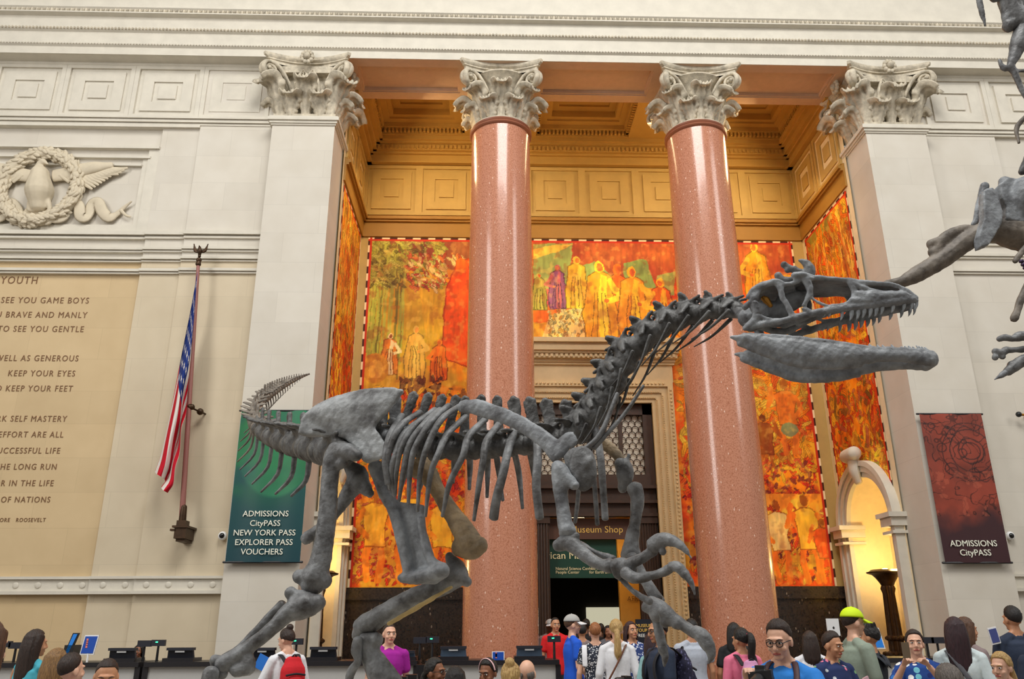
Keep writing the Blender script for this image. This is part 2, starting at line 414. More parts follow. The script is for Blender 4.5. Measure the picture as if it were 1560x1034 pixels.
# --- coffered ceiling of the alcove
M_CEIL = mat('warm lit coffer plaster', lin(186, 146, 74), .6, var=.06, vscale=2)  # ochre carries part of the warm uplight on the ceiling
m = MB(); ZC = 14.78
cof = [(-3.1, -.68), (1.33, 3.97), (5.98, 8.4)]; cy0, cy1 = 17.75, 19.85
xs = [-3.7]+[q for p in cof for q in p]+[9.0]
for i in range(0, len(xs), 2): m.box(xs[i], xs[i+1], 17.6, 20.6, ZC, ZC+1.0)
for x0, x1 in cof:
    m.box(x0, x1, cy1, 20.6, ZC, ZC+1.0); m.box(x0, x1, 17.6, cy0, ZC, ZC+1)
    for k, (ins, dz) in enumerate(((.0, .16), (.13, .3), (.30, .36), (.42, .56), (.62, .62), (.78, .74))):
        a = ins; bnd = (.13, .17, .12, .2, .16)[k] if k < 5 else None
        X0, X1, Y0, Y1 = x0+a, x1-a, cy0+a, cy1-a
        if bnd is None: m.box(X0, X1, Y0, Y1, ZC+dz, ZC+1); continue
        m.box(X0, X1, Y0, Y0+bnd, ZC+dz, ZC+1); m.box(X0, X1, Y1-bnd, Y1, ZC+dz, ZC+1)
        m.box(X0, X0+bnd, Y0+bnd, Y1-bnd, ZC+dz, ZC+1); m.box(X1-bnd, X1, Y0+bnd, Y1-bnd, ZC+dz, ZC+1)
    for i in range(int((x1-x0)/.11)):
        m.box(x0+.03+i*.11, x0+.09+i*.11, cy1-.09, cy1, ZC+.05, ZC+.16)
    for i in range(int((cy1-cy0)/.11)):
        m.box(x1-.09, x1, cy0+.03+i*.11, cy0+.09+i*.11, ZC+.05, ZC+.16); m.box(x0, x0+.09, cy0+.03+i*.11, cy0+.09+i*.11, ZC+.05, ZC+.16)
struct('ceiling', m, M_CEIL)
# cornice and moulding round the three inner sides
def around(m, d, z0, z1):
    m.box(AX0, AX1, YB-d, YB+.02, z0, z1)
    m.box(AX0-.02, AX0+d, YPB, YB, z0, z1); m.box(AX1-d, AX1+.02, YPB, YB, z0, z1)
m = MB()
for d, z0, z1 in ((.5, 14.66, 14.8), (.42, 14.6, 14.66), (.32, 14.42, 14.6), (.22, 14.36, 14.42), (.14, 14.16, 14.36), (.18, 14.1, 14.16)): around(m, d, z0, z1)
for i in range(int((AX1-AX0)/.12)): m.box(AX0+i*.12, AX0+i*.12+.07, YB-.36, YB-.3, 14.46, 14.56)
struct('trim_cornice', m, M_CEIL)
m = MB()
for d, z0, z1 in ((.06, 12.4, 12.46), (.16, 12.32, 12.4), (.11, 12.26, 12.32), (.05, 11.82, 12.26)): around(m, d, z0, z1)
struct('trim_mural_band', m, M_BAND)
def nested(m, c, r, u, n, w, h):                 # nested squares cut in steps; c centre, u across, n outward
    c = Vector(c); u = Vector(u); n = Vector(n); z = Vector((0, 0, 1))
    def frame(a, bq, t, d0, d1):
        for du, dz, hu, hz in ((0, bq-t/2, a, t/2), (0, -bq+t/2, a, t/2), (a-t/2, 0, t/2, bq-t), (-a+t/2, 0, t/2, bq-t)):
            m.obox(c+u*du+z*dz+n*(d0+d1)/2, u*hu, n*abs(d1-d0)/2, z*hz)
    frame(w*.5, h*.5, .10, 0, .05)
    frame(w*.5-.22, h*.5-.2, w*.5-.22-w*.21, -.02, .035)
    m.obox(c+n*.012, u*w*.13, n*.02, z*h*.13)
m = MB()
for i in range(8):
    w = (AX1-AX0)/8; nested(m, (AX0+w*(i+.5), YB, 13.28), 0, (1, 0, 0), (0, -1, 0), w, 1.58)
for i in range(2):
    for X, s in ((AX0, 1), (AX1, -1)): nested(m, (X, 18.15+i*1.5, 13.28), 0, (0, 1, 0), (s, 0, 0), 1.45, 1.58)
struct('trim_inner_frieze', m, M_WARMPL)
m = MB()
for k in range(6):
    nested(m, (-5.2-1.625*(k+.5), 16.5, 13.62), 0, (1, 0, 0), (0, -1, 0), 1.62, 1.46)
    nested(m, (mx(-5.2)+1.625*(k+.5)+.05, 16.48, 13.62), 0, (1, 0, 0), (0, -1, 0), 1.62, 1.46)
m.box(-14, -5.0, 16.44, 16.7, 14.34, 14.41); m.box(PR1, 18, 16.42, 16.7, 14.34, 14.41)
m.box(-14, -5, 16.5, 16.7, 12.88, 14.4); m.box(PR1, 18, 16.49, 16.7, 12.88, 14.4)
struct('trim_frieze', m, M_SM)
# --- plain mouldings of the outer walls
m = MB()
def rail(m, x0, x1, y, z, h, d): m.box(x0, x1, y-d, y+.2, z, z+h)
for z, h, d in ((12.84, .05, .12), (12.76, .07, .08), (12.7, .05, .04)): rail(m, -14, -5, 16.5, z, h, d); rail(m, PR1, 18, 16.5, z, h, d)
rail(m, -14, -6.75, 16.5, 12.64, .06, .05)
for xa, xb, yy in ((-14, -7.62, 16.56), (-7.62, -6.75, 16.53), (-6.75, -5, 16.48)):
    for z, h, d in ((9.86, .09, .10), (9.78, .05, .05), (9.50, .06, .09), (9.45, .04, .05), (9.27, .05, .08), (9.22, .03, .04), (8.98, .06, .09), (8.93, .04, .05)): rail(m, xa, xb, yy, z, h, d)
for xa, xb, yy in ((PR1, mx(-6.75)+.1, 16.48), (mx(-6.75)+.1, 19, 16.56)):
    for z, h, d in ((9.86, .09, .10), (9.78, .05, .05), (9.50, .06, .09), (9.45, .04, .05), (9.12, .06, .09), (9.07, .04, .05)): rail(m, xa, xb, yy, z, h, d)
for xa, xb, yy in ((-14, -7.62, 16.58), (-7.62, -6.75, 16.51), (-6.75, -5, 16.46), (PR1, 19, 16.48)):
    rail(m, xa, xb, yy, 2.53, .05, .07); rail(m, xa, xb, yy, 2.25, .06, .10); rail(m, xa, xb, yy, 2.31, .22, .02)
# sunk frame round the carved relief
for z0, z1, x1, y in ((12.08, 12.14, -7.62, 16.54), (11.84, 11.89, -7.8, 16.57), (11.64, 11.69, -7.98, 16.58)): m.box(-14, x1, y-.06, 16.65, z0, z1)
m.box(-7.86, -7.62, 16.54, 16.65, 9.9, 12.1); m.box(-7.98, -7.86, 16.57, 16.65, 10.1, 11.86); m.box(-14, -7.86, 16.55, 16.65, 9.95, 10.14)
struct('trim_rails', m, M_SM)
m = MB()
for i in range(18):
    x = -5.25-.42*i; yy = 16.42 if x > -6.75 else (16.47 if x > -7.62 else 16.54)
    m.ell((x, yy+.012, 2.42), (.06, .014, .06), nu=6, nv=10)
struct('trim_rosettes', m, M_SM, smooth=True)

# --- capitals, pilasters and columns
def leaf_mesh(m, base, n, t, w, h, curl=1.):
    base = np.array(base, float); n = np.array(n, float); t = np.array(t, float); z = np.array([0, 0, 1.])
    nv, nu = 26, 13; rows = []
    rr = .15*h*curl
    for j in range(nv):
        v = j/(nv-1)
        if v < .62:
            q = v/.62; cz = q*(h-rr); cn = .09*h*q+.15*h*q*q; tz, tn = 1., .09+.30*q
        else:
            a = (v-.62)/.38*2.9
            cz = (h-rr)+rr*math.sin(a)*1.0; cn = .24*h+rr*(1-math.cos(a)); tz, tn = math.cos(a), math.sin(a)
        nrm = math.hypot(tz, tn); tz /= nrm; tn /= nrm
        ww = w*(.40+.72*min(1, v/.66)**1.5)*(1 if v < .7 else math.sqrt(max(.25, 1-((v-.7)/.325)**2)))
        ww *= .86+.22*abs(math.sin(v*math.pi*5.5))
        fr = []; bk = []
        for i in range(nu):
            u = -1+2*i/(nu-1)
            off = .34*w*(u*u)-.10*w*math.exp(-(u/.13)**2)+.06*w*math.cos(u*13)*(1+1.2*(v > .5))
            nn = n*tz*1.-z*tn                    # outward normal of the leaf face
            p = base+n*cn+z*cz+t*(u*ww)+nn*(-off+.02)
            fr.append(p); bk.append(p-nn*(.03+(.02+.035*max(0, (v-.6)/.4))*(1-u*u)))
        rows.append(fr+bk[::-1])
    m.grid(rows, close_v=True); m.f.append(tuple(range(m.n-2*nu, m.n))); m.f.append(tuple(range(m.n-2*nu*nv, m.n-2*nu*nv+2*nu))[::-1])
    return m
def volute(m, c, d, sc=1.):
    # spiral scroll in the vertical plane of direction d, at c, with a stem sweeping up to it
    c = np.array(c, float); d = np.array(d, float); z = np.array([0, 0, 1.]); side = np.cross(d, z)
    pts, rad = [], []
    for k in range(34):
        a = k/33*4.2*math.pi; r = sc*(.185*(1-k/33)**.9+.02)
        pts.append(c+d*(math.sin(a)*r)+z*(math.cos(a)*r)); rad.append((sc*.075*(1-.4*k/33), sc*.045*(1-.45*k/33)))
    stem = [c-d*.62*sc-z*.75*sc, c-d*.45*sc-z*.25*sc, c-d*.22*sc+z*.12*sc]
    m.tube(stem+pts, [(.05*sc, .03*sc), (.07*sc, .04*sc), (.08*sc, .045*sc)]+rad, hint=side, n=8, res=2)
    m.tube([c-side*.1*sc, c+side*.1*sc], [.05*sc, .05*sc], n=8)
def abacus(m, cx, cy, hx, hy, z):
    def ring(k, zz):
        P = []
        cs = [(-1, -1), (1, -1), (1, 1), (-1, 1)]
        for i in range(4):
            a = np.array([cs[i][0]*hx, cs[i][1]*hy])*k; b_ = np.array([cs[(i+1) % 4][0]*hx, cs[(i+1) % 4][1]*hy])*k
            d = (b_-a); L = np.linalg.norm(d); d = d/L; nrm = np.array([d[1], -d[0]])
            for q in np.linspace(.05, .95, 13):
                s = q*L; bow = .26*hx*(1-(2*q-1)**2)
                p = a+d*s-nrm*bow; P.append((cx+p[0], cy+p[1], zz))
        return P
    m.grid([ring(.9, z), ring(.9, z+.07), ring(.945, z+.085), ring(.93, z+.12), ring(.99, z+.16), ring(1.0, z+.2), ring(1.0, z+.235), ring(.98, z+.24)], close_v=True)
    m.f.append(tuple(range(m.n-52, m.n)))
def capital(root, cx, cy, hx, hy, z0, rnd):
    # bell, two rows of leaves, corner scrolls, abacus; rnd for a round shaft
    H = ZS-z0; bell = MB()
    if rnd: bell.lathe([(.70, 0), (.70, .06), (.54, .1), (.54, H*.55), (.66, H*.74), (.84, H*.84), (.84, H*.86)], (cx, cy, z0), 40)
    else:
        for k in range(4):
            e = (0, -.17, -.12, .06)[k]; bell.box(cx-hx-e, cx+hx+e, cy-hy-e, cy+hy+e, z0+(0, .1, H*.5, H*.74)[k], z0+(.1, H*.5, H*.74, H*.85)[k])
    abacus(bell, cx, cy, 1.04 if rnd else hx+.36, 1.04 if rnd else hy+.36, z0+H-.24)
    part = link('capital', bell, M_CAP, root, smooth=True)
    def leaf(px, py, dx, dy, w, h, curl=1.):
        l = math.hypot(dx, dy); n = (dx/l, dy/l, 0); t = (-dy/l, dx/l, 0)
        link('acanthus_leaf', leaf_mesh(MB(), (px, py, z0+.0), n, t, w, h, curl), M_CAP, part, smooth='full')
    if rnd:
        for k in range(8):
            a = math.pi/8+k*math.pi/4; leaf(cx+.62*math.cos(a), cy+.62*math.sin(a), math.cos(a), math.sin(a), .21, .47*H/1.5, 1.35)
        for k in range(8):
            a = k*math.pi/4; leaf(cx+.60*math.cos(a), cy+.60*math.sin(a), math.cos(a), math.sin(a), .23, .82*H/1.5, 1.15)
    else:
        fx = hx*.5; fy = hy*.5
        for sx_, sy_ in ((-1, -1), (1, -1), (1, 1), (-1, 1)):
            leaf(cx+sx_*(hx-.08), cy+sy_*(hy-.08), sx_, sy_, .30, .88*H/1.65, 1.15)
        for sy_ in (-1, 1):
            leaf(cx, cy+sy_*(hy-.04), 0, sy_, .25, .86*H/1.65, 1.1)
            for sx_ in (-1, 1): leaf(cx+sx_*fx*.95, cy+sy_*(hy-.02), 0, sy_, .25, .50*H/1.65, 1.35)
        for sx_ in (-1, 1):
            leaf(cx+sx_*(hx-.04), cy, sx_, 0, .24, .86*H/1.65, 1.1)
            for sy_ in (-1, 1): leaf(cx+sx_*(hx-.02), cy+sy_*fy, sx_, 0, .21, .50*H/1.65, 1.35)
    ex, ey = (.76, .76) if rnd else (hx+.16, hy+.16)
    zz = z0+H-.45
    for sx_, sy_ in ((-1, -1), (1, -1), (1, 1), (-1, 1)):
        v = MB(); dd = np.array([sx_, sy_, 0])/math.sqrt(2)
        # the scroll reads from the front: two half scrolls either side of the corner
        volute(v, (cx+sx_*ex, cy+sy_*(ey+.02), zz), np.array([sx_*.93, sy_*.37, 0]), 1.05)
        volute(v, (cx+sx_*(ex+.02), cy+sy_*ey, zz), np.array([sx_*.37, sy_*.93, 0]), 1.05)
        link('volute', v, M_CAP, part, smooth='full')
    for fx_, fy_ in ((0, -1), (1, 0), (-1, 0), (0, 1)):
        hel = MB(); orn = MB()
        d = np.array([fx_, fy_, 0.]); t = np.array([-fy_, fx_, 0.]); r = .80 if rnd else (hy+.06 if fx_ == 0 else hx+.06)
        c = np.array([cx, cy, zz])+d*r
        for s in (-1, 1):
            pts = []; rad = []
            for k in range(20):
                a = k/19*3*math.pi; q = .11*(1-k/22)
                pts.append(c+t*s*(.13-math.sin(a)*q)+np.array([0, 0, -.02+math.cos(a)*q])); rad.append(.026*(1-k/40))
            hel.tube([c+t*s*.3+np.array([0, 0, -.5]), c+t*s*.24+np.array([0, 0, -.2])]+pts, [.05, .045]+rad, n=6, res=2)
        o = np.array([cx, cy, z0+H-.13])+d*((.93 if rnd else r+.2))
        if rnd:                                  # small upright bird-like boss
            for s in (-1, 1): orn.tube([o+t*s*.13+np.array([0, 0, -.32]), o+t*s*.15+np.array([0, 0, -.05]), o+t*s*.11+np.array([0, 0, .12])], [.07, .08, .05], n=8)
            orn.tube([o+d*.03+np.array([0, 0, -.36]), o+d*.06+np.array([0, 0, -.05]), o+d*.1+np.array([0, 0, .14])], [.06, .07, .045], n=8)
            orn.ell(o+d*.1+np.array([0, 0, -.38]), (.14, .14, .07))
        else:
            for k in range(10):
                a = k*math.pi/5; orn.ell(o+t*math.cos(a)*.12+np.array([0, 0, math.sin(a)*.14]), (.055, .055, .06), nu=6, nv=8)
            orn.ell(o+d*.05, (.08, .08, .09), nu=8, nv=10)
            link('helix', hel, M_CAP, part, smooth='full'); link('boss', orn, M_CAP, part, smooth='full')

def pilaster(x0, x1, label):
    cx = (x0+x1)/2; cy = (YF+YPB)/2; root = thing('pilaster', (cx, cy, 0), label, 'pilaster', 'square pilasters framing the alcove')
    hx = (x1-x0)/2; hy = (YPB-YF)/2
    link('shaft', MB().box(x0, x1, YF, YPB, 0, 12.62), M_ST, root, smooth=False)
    m = MB()
    for e, z0, z1 in ((.03, 12.56, 12.6), (.06, 12.6, 12.66), (.1, 12.66, 12.74), (.07, 12.74, 12.78)): m.box(x0-e, x1+e, YF-e, YPB+e, z0, z1)
    link('necking', m, M_SM, root, smooth=False)
    capital(root, cx, cy, hx, hy, 12.78, False)
pilaster(PL0, PL1, 'pale limestone pilaster with leafy capital, left of the alcove behind the green banner')
pilaster(PR0, PR1, 'pale limestone pilaster with leafy capital, right of the alcove behind the red banner')
def column(cx, label):
    root = thing('column', (cx, 17.0, 0), label, 'column', 'pink granite columns')
    prof = [(.98, 0), (.98, .15), (.92, .18), (.95, .28), (.80, .34), (.86, .42), (.78, .46)]+[(.755-.058*(q**1.8), .48+12.32*q) for q in np.linspace(0, 1, 24)]
    link('shaft', MB().lathe(prof[6:], (cx, 17.0, 0), 96), M_COL, root, smooth=True)
    link('base', MB().lathe(prof[:7], (cx, 17.0, 0), 64), M_DADO, root, smooth=True)
    link('astragal', MB().lathe([(.70, 12.78), (.735, 12.8), (.75, 12.83), (.735, 12.86), (.72, 12.87), (.745, 12.9), (.75, 12.92), (.72, 12.95), (.70, 12.96)], (cx, 17.0, 0), 64),
         mat('reddish ring stone', lin(150, 92, 68), .4), root, smooth=True)
    capital(root, cx, 17.0, .7, .7, 12.93, True)
column(.28, 'tall polished pink granite column left of the doorway, behind the skeleton ribs')
column(5.05, 'tall polished pink granite column right of the doorway, behind the skeleton jaws')
# ---------------------------------------------------------------- painted and printed surfaces
def vnoise(U, V, s, seed=0):
    r = np.random.RandomState(seed); N = 64; G = r.rand(N, N)
    x = U*s+seed*7.3; y = V*s+seed*3.1; xi = np.floor(x).astype(int); yi = np.floor(y).astype(int); fx = x-xi; fy = y-yi
    fx = fx*fx*(3-2*fx); fy = fy*fy*(3-2*fy); g = lambda a, b: G[a % N, b % N]
    return (g(xi, yi)*(1-fx)+g(xi+1, yi)*fx)*(1-fy)+(g(xi, yi+1)*(1-fx)+g(xi+1, yi+1)*fx)*fy
def fbm(U, V, s, seed=0, o=4): return sum(vnoise(U, V, s*2**k, seed+k)*.5**k for k in range(o))/sum(.5**k for k in range(o))
class Paint:                                     # a picture laid out in metres on a wall: U across, V up
    def __init__(s, u0, u1, v0, v1, dens, base):
        s.u = np.linspace(u0, u1, max(2, int((u1-u0)*dens))); s.v = np.linspace(v0, v1, max(2, int((v1-v0)*dens)))
        s.U, s.V = np.meshgrid(s.u, s.v, indexing='ij'); s.C = np.zeros(s.U.shape+(3,))+np.array(base, float)
        s.wu = s.U.copy(); s.wv = s.V.copy()
    def warp(s, a, sc, seed=3):
        s.wu = s.U+a*(fbm(s.U, s.V, sc, seed)-.5)*2; s.wv = s.V+a*(fbm(s.U, s.V, sc, seed+9)-.5)*2
    def blob(s, c0, c1, sc, seed, lo=.45, hi=.55, region=None):
        k = np.clip((fbm(s.U, s.V, sc, seed)-lo)/(hi-lo), 0, 1)[..., None]
        if region is not None: k = k*region[..., None]
        s.C = s.C*(1-k)+np.array(c1, float)*k
    def box_(s, a, b, c, d): return (slice(*np.searchsorted(s.u, (a, b))), slice(*np.searchsorted(s.v, (c, d))))
    def poly(s, pts, col, alpha=1., line=None):
        p = np.array(pts, float); e = .25; S = s.box_(p[:, 0].min()-e, p[:, 0].max()+e, p[:, 1].min()-e, p[:, 1].max()+e)
        U = s.wu[S]; V = s.wv[S]; ins = np.zeros(U.shape, bool); q = np.roll(p, -1, 0)
        d2 = np.full(U.shape, 9.)
        for (a, b), (c, d) in zip(p, q):
            if b != d: ins ^= ((b > V) != (d > V)) & (U < (c-a)*(V-b)/(d-b)+a)
            if line is not None:
                L = (c-a)**2+(d-b)**2+1e-9; t = np.clip(((U-a)*(c-a)+(V-b)*(d-b))/L, 0, 1)
                d2 = np.minimum(d2, (U-a-t*(c-a))**2+(V-b-t*(d-b))**2)
        k = ins[..., None]*alpha; s.C[S] = s.C[S]*(1-k)+np.array(col, float)*k
        if line is not None: s.C[S][d2 < line[1]**2] = line[0]
    def ell(s, c, r, col, rot=0., alpha=1.):
        R = max(r)*1.1+.15; S = s.box_(c[0]-R, c[0]+R, c[1]-R, c[1]+R); U = s.wu[S]-c[0]; V = s.wv[S]-c[1]
        co, si = math.cos(rot), math.sin(rot); a = (U*co+V*si)/r[0]; b = (-U*si+V*co)/r[1]
        k = (a*a+b*b < 1)[..., None]*alpha; s.C[S] = s.C[S]*(1-k)+np.array(col, float)*k
    def stroke(s, pts, w, col):
        p = np.array(pts, float); e = w+.15; S = s.box_(p[:, 0].min()-e, p[:, 0].max()+e, p[:, 1].min()-e, p[:, 1].max()+e)
        U = s.wu[S]; V = s.wv[S]; d2 = np.full(U.shape, 9.)
        for (a, b), (c, d) in zip(p[:-1], p[1:]):
            L = (c-a)**2+(d-b)**2+1e-9; t = np.clip(((U-a)*(c-a)+(V-b)*(d-b))/L, 0, 1)
            d2 = np.minimum(d2, (U-a-t*(c-a))**2+(V-b-t*(d-b))**2)
        s.C[S][d2 < w*w] = col
    def leaves(s, reg, n, cols, L, seed, lean=None):
        n = int(n*1.7)
        r = np.random.RandomState(seed)
        for _ in range(n):
            u = r.uniform(reg[0], reg[1]); v = r.uniform(reg[2], reg[3]); a = r.uniform(0, 6.3) if lean is None else lean+r.normal(0, .5)
            l = L*r.uniform(.4, 1.1)*.8; c_ = cols[r.randint(len(cols))]; w_ = l*r.uniform(.16, .34); s.ell((u, v), (l*1.06, w_+.018), tuple(x*.72 for x in c_), a); s.ell((u, v), (l, w_), c_, a); s.stroke([(u-l*.8*math.cos(a), v-l*.8*math.sin(a)), (u+l*.8*math.cos(a), v+l*.8*math.sin(a))], .008, tuple(x*.8 for x in c_))
    def figure(s, u, v, h, robe, robe2, skin, head=None, wide=.19, arm=0):
        # a generic draped standing figure
        w = h*wide; d = tuple(c*.62 for c in robe)
        s.poly([(u-w*.95, v), (u-w*1.05, v+h*.35), (u-w*.78, v+h*.62), (u-w*.72, v+h*.8), (u-w*.2, v+h*.86), (u+w*.25, v+h*.86), (u+w*.75, v+h*.79), (u+w*.8, v+h*.6), (u+w*1.1, v+h*.3), (u+w*.9, v)], robe, line=(d, .014))
        s.poly([(u-w*.1, v), (u-w*.15, v+h*.5), (u+w*.1, v+h*.84), (u+w*.4, v+h*.8), (u+w*.45, v+h*.3), (u+w*.4, v)], robe2)
        for k in (-.6, -.25, .2, .6): s.stroke([(u+w*k, v+h*.02), (u+w*k*.8, v+h*.3), (u+w*k*.5, v+h*.6)], .012, d)
        s.ell((u, v+h*.92), (h*.058, h*.075), head or robe2); s.ell((u+h*.012*(1 if arm >= 0 else -1), v+h*.915), (h*.036, h*.05), skin)
        if arm:
            s.stroke([(u+arm*w*.6, v+h*.74), (u+arm*w*1.3, v+h*.55), (u+arm*w*.5, v+h*.5)], h*.035, robe2); s.ell((u+arm*w*.4, v+h*.5), (h*.03, h*.025), skin)
    def worker(s, u, v, h, skin, cloth, arm=1):
        d = tuple(c*.7 for c in skin)
        for k in (-1, 1): s.stroke([(u+k*h*.05, v+h*.45), (u+k*h*.09, v+h*.24), (u+k*h*.06, v)], h*.038, skin)
        s.poly([(u-h*.1, v+h*.36), (u-h*.12, v+h*.55), (u-h*.15, v+h*.78), (u-h*.04, v+h*.84), (u+h*.08, v+h*.83), (u+h*.15, v+h*.76), (u+h*.11, v+h*.55), (u+h*.13, v+h*.36)], cloth, line=(d, .012))
        s.stroke([(u+arm*h*.14, v+h*.76), (u+arm*h*.24, v+h*.62), (u+arm*h*.16, v+h*.86)], h*.03, skin); s.stroke([(u-arm*h*.14, v+h*.76), (u-arm*h*.2, v+h*.58), (u-arm*h*.08, v+h*.46)], h*.03, skin)
        s.ell((u, v+h*.92), (h*.05, h*.065), d)
    def lin(s):
        c = np.clip(s.C, 0, 255)/255; return np.where(c <= .04045, c/12.92, ((c+.055)/1.055)**2.4)
M_PAINT = attr_mat('painted mural', .62, .25); M_CLOTHP = attr_mat('printed banner cloth', .45, .35)
OR, RO, GO, OL, BR, DR, CRM, SG, PK, YE, PU = (236, 128, 22), (226, 78, 20), (244, 176, 44), (158, 146, 52), (150, 84, 34), (150, 58, 36), (244, 214, 140), (164, 172, 92), (206, 104, 92), (250, 200, 50), (150, 86, 110)
def check_border(p, u0, u1, v0, v1, t=.055):
    per = .42
    for msk, q in (((p.V > v1-t), p.U), ((p.U < u0+t), p.V), ((p.U > u1-t), p.V)):
        p.C[msk] = (70, 34, 24); p.C[msk & ((q/per) % 1 < .5)] = (250, 226, 180)
    for msk in ((p.V > v1-2.1*t) & (p.V <= v1-t), (p.U < u0+2.1*t) & (p.U >= u0+t), (p.U > u1-2.1*t) & (p.U <= u1-t)): p.C[msk] = (206, 52, 24)
# back mural
mu0, mu1, mv0, mv1 = -3.32, 8.52, 2.53, 11.8
p = Paint(mu0, mu1, mv0, mv1, 52, OR); p.warp(.05, 3.2)
def q(x, y):
    a = at(x, y, 20.38); return (a.x, a.z)
n1 = fbm(p.U, p.V, .5, 2); p.C = np.where((n1 > .5)[..., None], np.array(GO, float)*.55+np.array(OR)*.45, p.C)
p.blob(None, RO, .7, 21, .54, .6); p.blob(None, (214, 150, 40), .9, 31, .55, .6)
top = p.V > 10.9+.35*(fbm(p.U, p.V, .9, 5)-.5)
left = p.U < .3
p.C[top & left] = (150, 74, 44); p.C[(p.V > 10.4+1.3*(fbm(p.U, p.V, .8, 15)-.35)) & ~left] = (190, 84, 40)
p.poly([q(562, 372), q(600, 372), q(640, 450), q(650, 520), q(560, 560)], OL, .75)
p.poly([q(590, 440), q(650, 395), q(716, 470), q(716, 545), q(560, 575)], (206, 150, 36), .8)
for k in range(24):
    r = RNG.rand(4); x = -3.25+r[0]*.95; p.stroke([(x, 7.6+r[1]), (x+.1*r[2], 9.7), (x+.3*(r[3]-.3), 11.6)], .022, (176, 166, 60) if k % 3 else (126, 112, 40))
p.leaves((-3.2, -1.2, 10.3, 11.7), 150, [(180, 166, 60), (206, 190, 84), (130, 110, 40)], .16, 4, lean=-.6)
p.leaves((-2.2, -.6, 10.2, 11.3), 90, [(240, 196, 120), (220, 110, 50), (190, 70, 40)], .14, 5, lean=-.9)
p.poly([q(680, 440), q(695, 398), q(716, 395), q(716, 560), q(672, 545)], (232, 76, 22), line=((180, 50, 16), .02)); p.ell(q(702, 405), (.16, .24), (226, 96, 24))
p.figure(q(630, 575)[0], q(630, 575)[1], 1.45, (224, 160, 60), (236, 178, 74), (240, 150, 60), arm=1); p.figure(q(592, 570)[0], q(592, 570)[1], 1.15, (226, 120, 36), (240, 200, 140), (150, 76, 30), arm=1)
p.figure(q(668, 580)[0], q(668, 580)[1], 1.15, (230, 100, 24), (238, 120, 30), (214, 90, 30), arm=-1)
p.ell(q(572, 560), (.34, .42), (206, 130, 40)); p.ell(q(572, 562), (.2, .26), (230, 156, 60))
p.leaves((-2.3, -1.2, 7.25, 7.75), 40, [(110, 56, 24), (90, 46, 22), (140, 76, 30)], .16, 66, lean=1.4); p.leaves((-3.2, -.5, 6.9, 7.5), 60, [BR, RO, (110, 50, 24), GO], .16, 6)
p.leaves((-3.3, -.3, 5.2, 7.0), 160, [RO, OR, GO, BR, (204, 150, 40)], .2, 7)
p.leaves((-3.3, -.2, 2.6, 5.3), 420, [(226, 60, 26), (240, 110, 20), (196, 60, 44), (240, 170, 40), (210, 90, 60)], .13, 8)
for x, hh in ((-2.75, 2.2), (-1.95, 2.3), (-1.1, 2.1)): p.worker(x, 2.7, hh, (236, 130, 30), (246, 176, 46), 1)
# middle
p.poly([q(812, 372), q(872, 370), q(868, 440), q(812, 470)], (160, 170, 84)); p.poly([q(812, 380), q(850, 372), q(872, 372), q(850, 384), q(812, 394)], (240, 196, 70))
p.poly([q(885, 405), q(905, 398), q(930, 420), q(930, 470), q(885, 460)], (150, 164, 84)); p.poly([q(950, 400), q(985, 395), q(1000, 440), q(950, 440)], (150, 168, 80)); p.poly([q(1000, 420), q(1028, 412), q(1028, 450), q(1002, 450)], (170, 170, 80))
p.poly([q(812, 470), q(860, 440), q(900, 450), q(895, 475), q(850, 490), q(812, 490)], (238, 104, 26)); p.poly([q(812, 455), q(830, 438), q(848, 444), q(836, 466), q(812, 468)], (214, 84, 84))
p.poly([q(835, 480), q(892, 466), q(905, 515), q(825, 515)], (246, 196, 110)); p.leaves((1.6, 3.0, 8.9, 9.7), 90, [(250, 214, 140), (220, 150, 60), (176, 150, 90)], .1, 9, lean=1.5)
for x, y0, hh, c1, c2, sk, ar in ((822, 472, 1.1, (180, 160, 60), (206, 186, 74), (230, 110, 40), 0), (851, 470, 1.3, (156, 86, 116), (196, 96, 96), (240, 140, 70), -1), (880, 470, 1.55, (238, 180, 40), (250, 206, 60), (226, 130, 40), 0),
                                  (945, 522, 2.3, (232, 100, 20), (240, 116, 24), (230, 100, 26), 0), (917, 522, 2.4, (240, 160, 30), (250, 204, 46), (226, 110, 40), 1), (968, 522, 2.25, (242, 150, 28), (250, 190, 40), (236, 110, 40), 1), (1012, 522, 1.9, (236, 110, 24), (248, 180, 40), (230, 110, 40), -1)):
    u, v = q(x, y0); p.figure(u, v, hh, c1, c2, sk, arm=ar)
p.poly([q(812, 514), q(1030, 518), q(1030, 526), q(812, 524)], (186, 96, 50))
# right
p.figure(q(1160, 470)[0], q(1160, 470)[1], 2.0, (240, 150, 28), (236, 180, 50), (226, 110, 34), arm=-1)
p.leaves((5.0, 8.4, 5.4, 9.0), 420, [(240, 160, 36), (246, 130, 20), (226, 86, 24), (206, 150, 50), (246, 190, 60)], .26, 10)
p.worker(q(1200, 690)[0]+.1, q(1200, 690)[1], 2.0, (232, 120, 34), (228, 116, 32), -1); p.ell(q(1203, 655), (.22, .18), (140, 140, 90)); p.worker(q(1170, 710)[0], q(1170, 710)[1]-.3, 1.7, (176, 80, 24), (150, 70, 24), 1)
p.leaves((4.9, 8.4, 4.6, 5.6), 200, [(226, 50, 30), (240, 90, 26), (150, 54, 40), (246, 170, 40)], .14, 11)
p.poly([q(1130, 755), q(1270, 755), q(1272, 790), q(1130, 790)], (248, 196, 60)); p.blob(None, (246, 150, 40), 1.4, 44, .5, .56, region=((p.V > 4.3) & (p.V < 4.75) & (p.U > 6)).astype(float))
